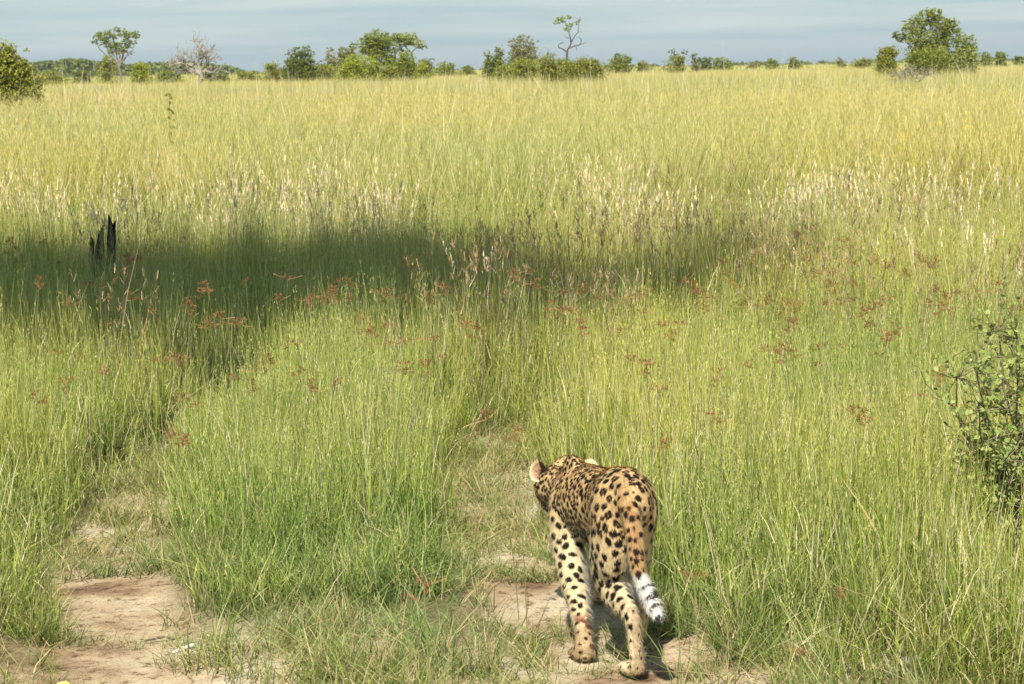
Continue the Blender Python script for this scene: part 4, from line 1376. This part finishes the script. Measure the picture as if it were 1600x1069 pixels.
def sedge(x, y, h, label, group, d=None, sc=1.0):
    y0 = 108 + (x - 800) * math.tan(ROLL)
    if d is None:
        d = FPX * (HCAM - h) / (y - y0)
    top = P(x, y, d)
    ln = rg.normal(size=2) * .07
    fx, fy = top.x - ln[0], top.y - abs(ln[1])
    root = empty('sedge', (fx, fy, 0))
    tag(root, label, 'sedge', group)
    tb = Tubes()
    p = [np.array((fx + (top.x - fx) * u ** 1.6, fy + (top.y - fy) * u ** 1.6, top.z * u)) for u in (0, .25, .5, .75, 1)]
    tb.add(p, [.0022, .0020, .0018, .0015, .0012], 3)
    link('stem', tb.mesh('stem', M_stem), root)
    for j in range(1 if rg.uniform() < .6 else 2):
        o = bpy.data.objects.new('flower_head', HEADS[rg.integers(0, 7)])
        COL.objects.link(o); o.parent = root
        o.location = (top.x - fx + rg.normal() * .02 * j, top.y - fy + rg.normal() * .02 * j, top.z - .03 * j)
        o.rotation_euler = (rg.normal() * .35, rg.normal() * .35, rg.uniform(0, 6.28))
        s = rg.uniform(.50, .95) * sc
        o.scale = (s * 1.15, s * 1.15, s * .85)
    return root
rq = np.random.default_rng(404)
for (x, y) in list(SPX):
    if y < 600 and rq.uniform() < .85:
        SPX.append((x + rq.normal() * 26, y + rq.normal() * 16))
for (x, y) in SPX:
    y0 = 108 + (x - 800) * math.tan(ROLL)
    h = rg.uniform(.74, .86) if y > 440 else rg.uniform(.78, .90)
    h = min(h, .66 + .2) if y < 560 else rg.uniform(.62, .74)
    lb = ('rust-headed sedge in the tree shade at the left' if x < 720 and y < 480 else
          'rust-headed sedge in sunlit grass left of the right wheel track, below the shade' if x < 790 else
          'rust-headed sedge behind the leopard, beyond the end of the right wheel track' if x < 1120 else
          'rust-headed sedge on the right, high up near the pale plumes' if y < 480 else
          'rust-headed sedge on the right, in the bright grass above the leafy shrub and tuft')
    sedge(x + rg.normal() * 2, y, h, lb, 'rust-headed sedges in the meadow')
for (x, y, d, lb) in ((1085, 905, 3.6, 'out-of-focus brown seed head close to the camera, right of the leopard tail'), (662, 915, 3.7, 'out-of-focus thin seed head close to the camera at the bottom, left of the leopard'),
                      (1313, 935, 3.4, 'out-of-focus thin seed head close to the camera at the lower right, the higher of two'), (1252, 1022, 3.3, 'out-of-focus brown seed head at the bottom edge, right of the leopard feet')):
    sedge(x, y, 1.2, lb, None, d, .42)
# ------------------------------------------------------------------ leafy shrub at the right edge
M_leaf = leaf_mat('shrub_leaf', [(.15, .21, .05), (.31, .39, .10), (.46, .50, .18)], .3)
M_twig = plain_mat('twig_bark', (.20, .15, .10), .85, .25, 20)
def leaf_mesh(seed):
    rg = np.random.default_rng(seed)
    V = [(0, 0, 0), (.3, .30, .03), (.7, .34, .03), (1, 0, -.06), (.7, -.34, .03), (.3, -.30, .03), (.5, 0, -.04)]
    V = [(x, y, z + rg.normal() * .015) for x, y, z in V]
    F = [(0, 6, 1), (1, 6, 2), (2, 6, 3), (3, 6, 4), (4, 6, 5), (5, 6, 0)]
    return mesh_np('leaf', V, [i for f in F for i in f], [3] * 6, M_leaf, {'r': np.full(7, rg.uniform(.1, .95))}, smooth=True)
LEAVES = [leaf_mesh(s) for s in range(8)]
def shrub(label, base, tips, nleaf, size, seed, name='leafy_shrub'):
    rg = np.random.default_rng(seed)
    root = empty(name, base); tag(root, label, 'shrub')
    b0 = np.array(base)
    spots = []
    br = Tubes()
    for (tx, ty, tz) in tips:
        q = np.array((tx, ty, tz))
        path = wiggle(b0, q, 7, .035, rg)
        br.add(path, np.linspace(.008, .0025, 8), 5)
        for j in range(26):
            i = rg.integers(2, 8)
            dv = rg.normal(size=3) * .8 + (q - b0) * .5; dv /= np.linalg.norm(dv)
            e = path[i] + dv * rg.uniform(.08, .22)
            tw_ = wiggle(path[i], e, 3, .05, rg)
            br.add(tw_, [.003, .002, .0015, .001], 3)
            for u in np.linspace(.15, 1, 8):
                spots.append((path[i] + (e - path[i]) * u, dv))
    link('branches', br.mesh('branches', M_twig), root)
    idx = rg.permutation(len(spots))
    V, F, C, R = [], [], [], []
    for n_, i in enumerate(idx[:nleaf]):
        p, dv = spots[i]
        d = rg.normal(size=3) * .8 + dv * .5; d /= np.linalg.norm(d)
        nrm = rg.normal(size=3) * .5 + np.array((0, -.25, .8)); s = np.cross(nrm, d); s /= np.linalg.norm(s); n2 = np.cross(d, s)
        k = size * rg.uniform(.6, 1.3)
        M = Matrix(((d[0], s[0], n2[0], p[0]), (d[1], s[1], n2[1], p[1]), (d[2], s[2], n2[2], p[2]), (0, 0, 0, 1))) @ Matrix.Diagonal((k, k, k, 1))
        if n_ < 290:
            o = bpy.data.objects.new('leaf', LEAVES[rg.integers(0, 8)])
            COL.objects.link(o); o.parent = root
            o.matrix_local = Matrix.Translation(-Vector(base)) @ M
        else:
            b = len(V)
            for v in LEAVES[0].vertices: V.append(M @ v.co)
            for f in ((0, 6, 1), (1, 6, 2), (2, 6, 3), (3, 6, 4), (4, 6, 5), (5, 6, 0)): F.extend(b + t for t in f); C.append(3)
            R += [rg.uniform(.05, .95)] * 7
    if V:
        tag(link('foliage', mesh_np('foliage', V, F, C, M_leaf, {'r': np.array(R)}, smooth=True), root), kind='stuff')
    return root
rs = np.random.default_rng(5)
tips = []
for (x, y, d) in [(1495, 590, 8.8), (1525, 550, 8.9), (1560, 515, 9.0), (1590, 530, 8.9), (1500, 660, 8.8), (1520, 720, 8.7), (1545, 620, 8.7), (1575, 590, 8.9), (1600, 640, 8.8), (1560, 680, 8.6),
                  (1595, 740, 8.6), (1550, 780, 8.55), (1585, 820, 8.5), (1610, 560, 9.1), (1640, 540, 9.0), (1650, 650, 9.0), (1640, 760, 8.9), (1530, 640, 8.6), (1570, 720, 8.5), (1600, 870, 8.5), (1540, 690, 8.7), (1560, 850, 8.5), (1590, 600, 8.8)]:
    v = P(x, y, d); tips.append((v.x, v.y, v.z))
shrub('leafy green shrub with small oval leaves at the right edge among the grass', (1.98, 9.0, 0), tips, 4600, .023, 51)
tips = []
for (x, y, d) in [(1575, 905, 8.4), (1592, 880, 8.4), (1600, 930, 8.4), (1585, 950, 8.35), (1615, 900, 8.5)]:
    v = P(x, y, d); tips.append((v.x, v.y, v.z))
shrub('young bright green seedling with a few larger leaves at the lower right edge', (1.86, 8.42, 0), tips, 60, .045, 52, 'seedling')
# ------------------------------------------------------------------ charred stump in the shade
M_char = plain_mat('charred_wood', (.030, .027, .025), .9, .7, 14, .2)
sd_ = 17.0
kk = sd_ / FPX
sv = P(158, 400, sd_)
root = empty('burnt_stump', (sv.x, sd_, 0)); tag(root, 'black charred stump of three jagged splinters standing in the shaded grass at the left', 'stump')
for si, (x0, x1, yt, lean) in enumerate(((138, 147, 352, 4), (148, 164, 336, 11), (166, 182, 318, 5))):
    rg2 = np.random.default_rng(300 + si)
    V, F, C = [], [], []
    xc = (x0 + x1) / 2; w = (x1 - x0) / 2 * kk * 1.1
    zt = P(xc, yt, sd_).z
    X0 = P(xc, yt, sd_).x
    n, rows = 9, 12
    jag = rg2.uniform(.0, .10, n) + .10 * (np.arange(n) > 4)
    for i in range(rows):
        u = i / (rows - 1)
        for k in range(n):
            a = 6.283 * k / n
            rr2 = w * (1.35 - .75 * u ** 1.6) * (1 + .16 * rg2.normal())
            z = zt * u - (jag[k] if i == rows - 1 else (jag[k] * .5 if i == rows - 2 else 0))
            V.append((X0 + (lean + si) * kk * (u - 1) + rr2 * math.cos(a), sd_ + rr2 * .8 * math.sin(a), z - .05))
    for i in range(rows - 1):
        for k in range(n):
            k2 = (k + 1) % n
            F += [i * n + k, i * n + k2, (i + 1) * n + k2, (i + 1) * n + k]; C.append(4)
    F += [(rows - 1) * n + k for k in range(n)]; C.append(n)
    link('splinter', mesh_np('splinter', V, F, C, M_char), root)
# ------------------------------------------------------------------ small things on the ground
def gpt(x, y):
    """where the ray through photo pixel x, y meets the ground"""
    v = CAM_R @ Vector(((x - 800.0) / FPX, -(y - 534.5) / FPX, -1.0))
    t = -HCAM / v.z
    return v.x * t, v.y * t
def bar(name, label, cat, x0, y0, x1, y1, r, mat, bend=.05, sides=6):
    a = gpt(x0, y0); b = gpt(x1, y1)
    A = np.array((a[0], a[1], float(ground_z(np.array([a[0]]), np.array([a[1]]))[0]) + r * 1.1))
    B_ = np.array((b[0], b[1], float(ground_z(np.array([b[0]]), np.array([b[1]]))[0]) + r * 1.5))
    rg2 = np.random.default_rng(int(x0))
    pts = wiggle(A, B_, 5, bend, rg2)
    tb = Tubes(); rad = [r * .35, r * .9, r, r * .8, r * 1.05, r * .3]
    tb.add(pts, rad, sides)
    o = link(name, tb.mesh(name, mat))
    tag(o, label, cat)
M_bone = plain_mat('bleached_white', (.62, .60, .55), .7, .15, 30)
bar('bleached_stick', 'short bleached white stick lying on the bare sand at the lower left', 'stick', 268, 1010, 308, 1006, .0075, M_bone, .03)
bar('dark_twig', 'thin dark twig lying on the sand above the white stick', 'twig', 218, 990, 300, 983, .004, BARK['dark'], .05)
M_yl = plain_mat('yellow_leaf', (.72, .58, .16), .6, .15, 30)
M_rl = plain_mat('red_leaf', (.45, .05, .05), .5, .15, 30)
def litter_leaf(label, x, y, size, mat, yaw):
    a = gpt(x, y)
    me = LEAVES[2].copy(); me.materials.clear(); me.materials.append(mat)
    o = bpy.data.objects.new('fallen_leaf', me); COL.objects.link(o)
    o.location = (a[0], a[1], float(ground_z(np.array([a[0]]), np.array([a[1]]))[0]) + .012)
    o.rotation_euler = (.15, -.12, yaw); o.scale = (size, size, size)
    tag(o, label, 'leaf')
litter_leaf('fallen pale yellow leaf on the sand at the bottom left corner', 84, 1060, .055, M_yl, .2)
litter_leaf('small red fallen leaf in the low grass between the wheel tracks', 466, 964, .030, M_rl, 1.0)
M_stone = plain_mat('pale_grey_stone', (.30, .29, .26), .8, .3, 18)
for i, (x, y, s, lb) in enumerate(((1435, 1042, .045, 'larger pale grey stone half hidden in grass at the lower right'), (1400, 1056, .030, 'smaller pale grey stone left of the larger one at the lower right'), (1478, 1030, .026, 'smallest pale grey stone, rightmost of three in the lower right grass'))):
    a = gpt(x, y)
    bm = bmesh.new(); bmesh.ops.create_icosphere(bm, subdivisions=3, radius=1)
    for v in bm.verts:
        v.co *= 1 + .22 * mnoise.noise(v.co * 1.7 + Vector((i * 9, 0, 0))) + .06 * mnoise.noise(v.co * 6)
        v.co = Vector((v.co.x * s * 1.5, v.co.y * s, v.co.z * s * .6 + s * .3))
    me = bpy.data.meshes.new('stone'); bm.to_mesh(me); bm.free(); me.materials.append(M_stone)
    o = bpy.data.objects.new('stone', me); COL.objects.link(o); o.location = (a[0], a[1], 0)
    tag(o, lb, 'stone')
# ------------------------------------------------------------------ broad-bladed tuft right of the leopard
M_reed = grass_mat('broad_reed', (.62, .36, .10), (.26, .33, .08), (.34, .40, .13), (.6, .45, .2), .06, trans=.3)
M_reed.node_tree.nodes  # colour runs from the orange foot to green tips
bx, by = gpt(1402, 975)
root = empty('broad_leaved_tuft', (bx, by, 0)); tag(root, 'tuft of broad upright blades with an orange foot, right of the leopard', 'grass tuft')
rg = np.random.default_rng(91)
for i in range(15):
    V, T = [], []
    H = rg.uniform(.38, .60); ln = rg.normal() * .17; ly = rg.normal() * .10; cv = abs(rg.normal()) * .10 * (1 if ln > 0 else -1)
    px_ = bx + rg.normal() * .03; py_ = by + rg.normal() * .03
    for j in range(7):
        u = j / 6; w = .0065 * (1 - u ** 2.5 * .95)
        c_ = np.array((px_ + H * (ln * u + cv * u * u), py_ + H * ly * u, H * u * (1 - .1 * u)))
        V += [c_ - np.array((w, 0, 0)), c_ + np.array((w, .3 * w, 0))]; T += [u, u]
    F = []
    for j in range(6): F += [2 * j, 2 * j + 1, 2 * j + 3, 2 * j + 2]
    link('blade', mesh_np('blade', V, F, [4] * 6, M_reed, {'t': np.array(T), 'r': np.full(14, rg.uniform())}), root)
# ------------------------------------------------------------------ tall weed left of the centre, far back
wx, d = 257, 30.0
v = P(wx, 200, d); root = empty('tall_weed', (v.x, d, 0)); tag(root, 'dark leafy weed stalk rising alone in the tall grass at the upper left', 'weed')
tb = Tubes(); top = P(264, 148, d); pp = wiggle((v.x, d, 0), (top.x, top.y, top.z), 6, .02, rg); tb.add(pp, np.linspace(.012, .004, 7), 4)
link('stem', tb.mesh('stem', M_stem), root)
lp = np.concatenate([np.array(q) + rg.normal(size=(8, 3)) * .025 for q in wiggle(np.array(pp[3]), pp[6], 9, .01, rg)])
link('leaves', leaves_mesh('leaves', lp, .05, LEAF['olive'], rg), root)

# ------------------------------------------------------------------ haze
hb = bmesh.new(); bmesh.ops.create_cube(hb, size=1)
for v in hb.verts:
    v.co = Vector((v.co.x * 7600, 2070 + v.co.y * 4900, (-2.0 if v.co.z < 0 else 40.0)))
hm = bpy.data.meshes.new('haze'); hb.to_mesh(hm); hb.free()
N = Nodes('haze_air')
pv = N.n('ShaderNodeVolumePrincipled')
pv.inputs['Color'].default_value = (.86, .93, 1, 1)
pv.inputs['Density'].default_value = 0.00013
pv.inputs['Anisotropy'].default_value = .2
N.l(pv.outputs[0], N.out.inputs['Volume'])
hm.materials.append(N.m)
tag(link('haze', hm), 'thin bluish haze in the air over the plain', 'haze', kind='stuff')
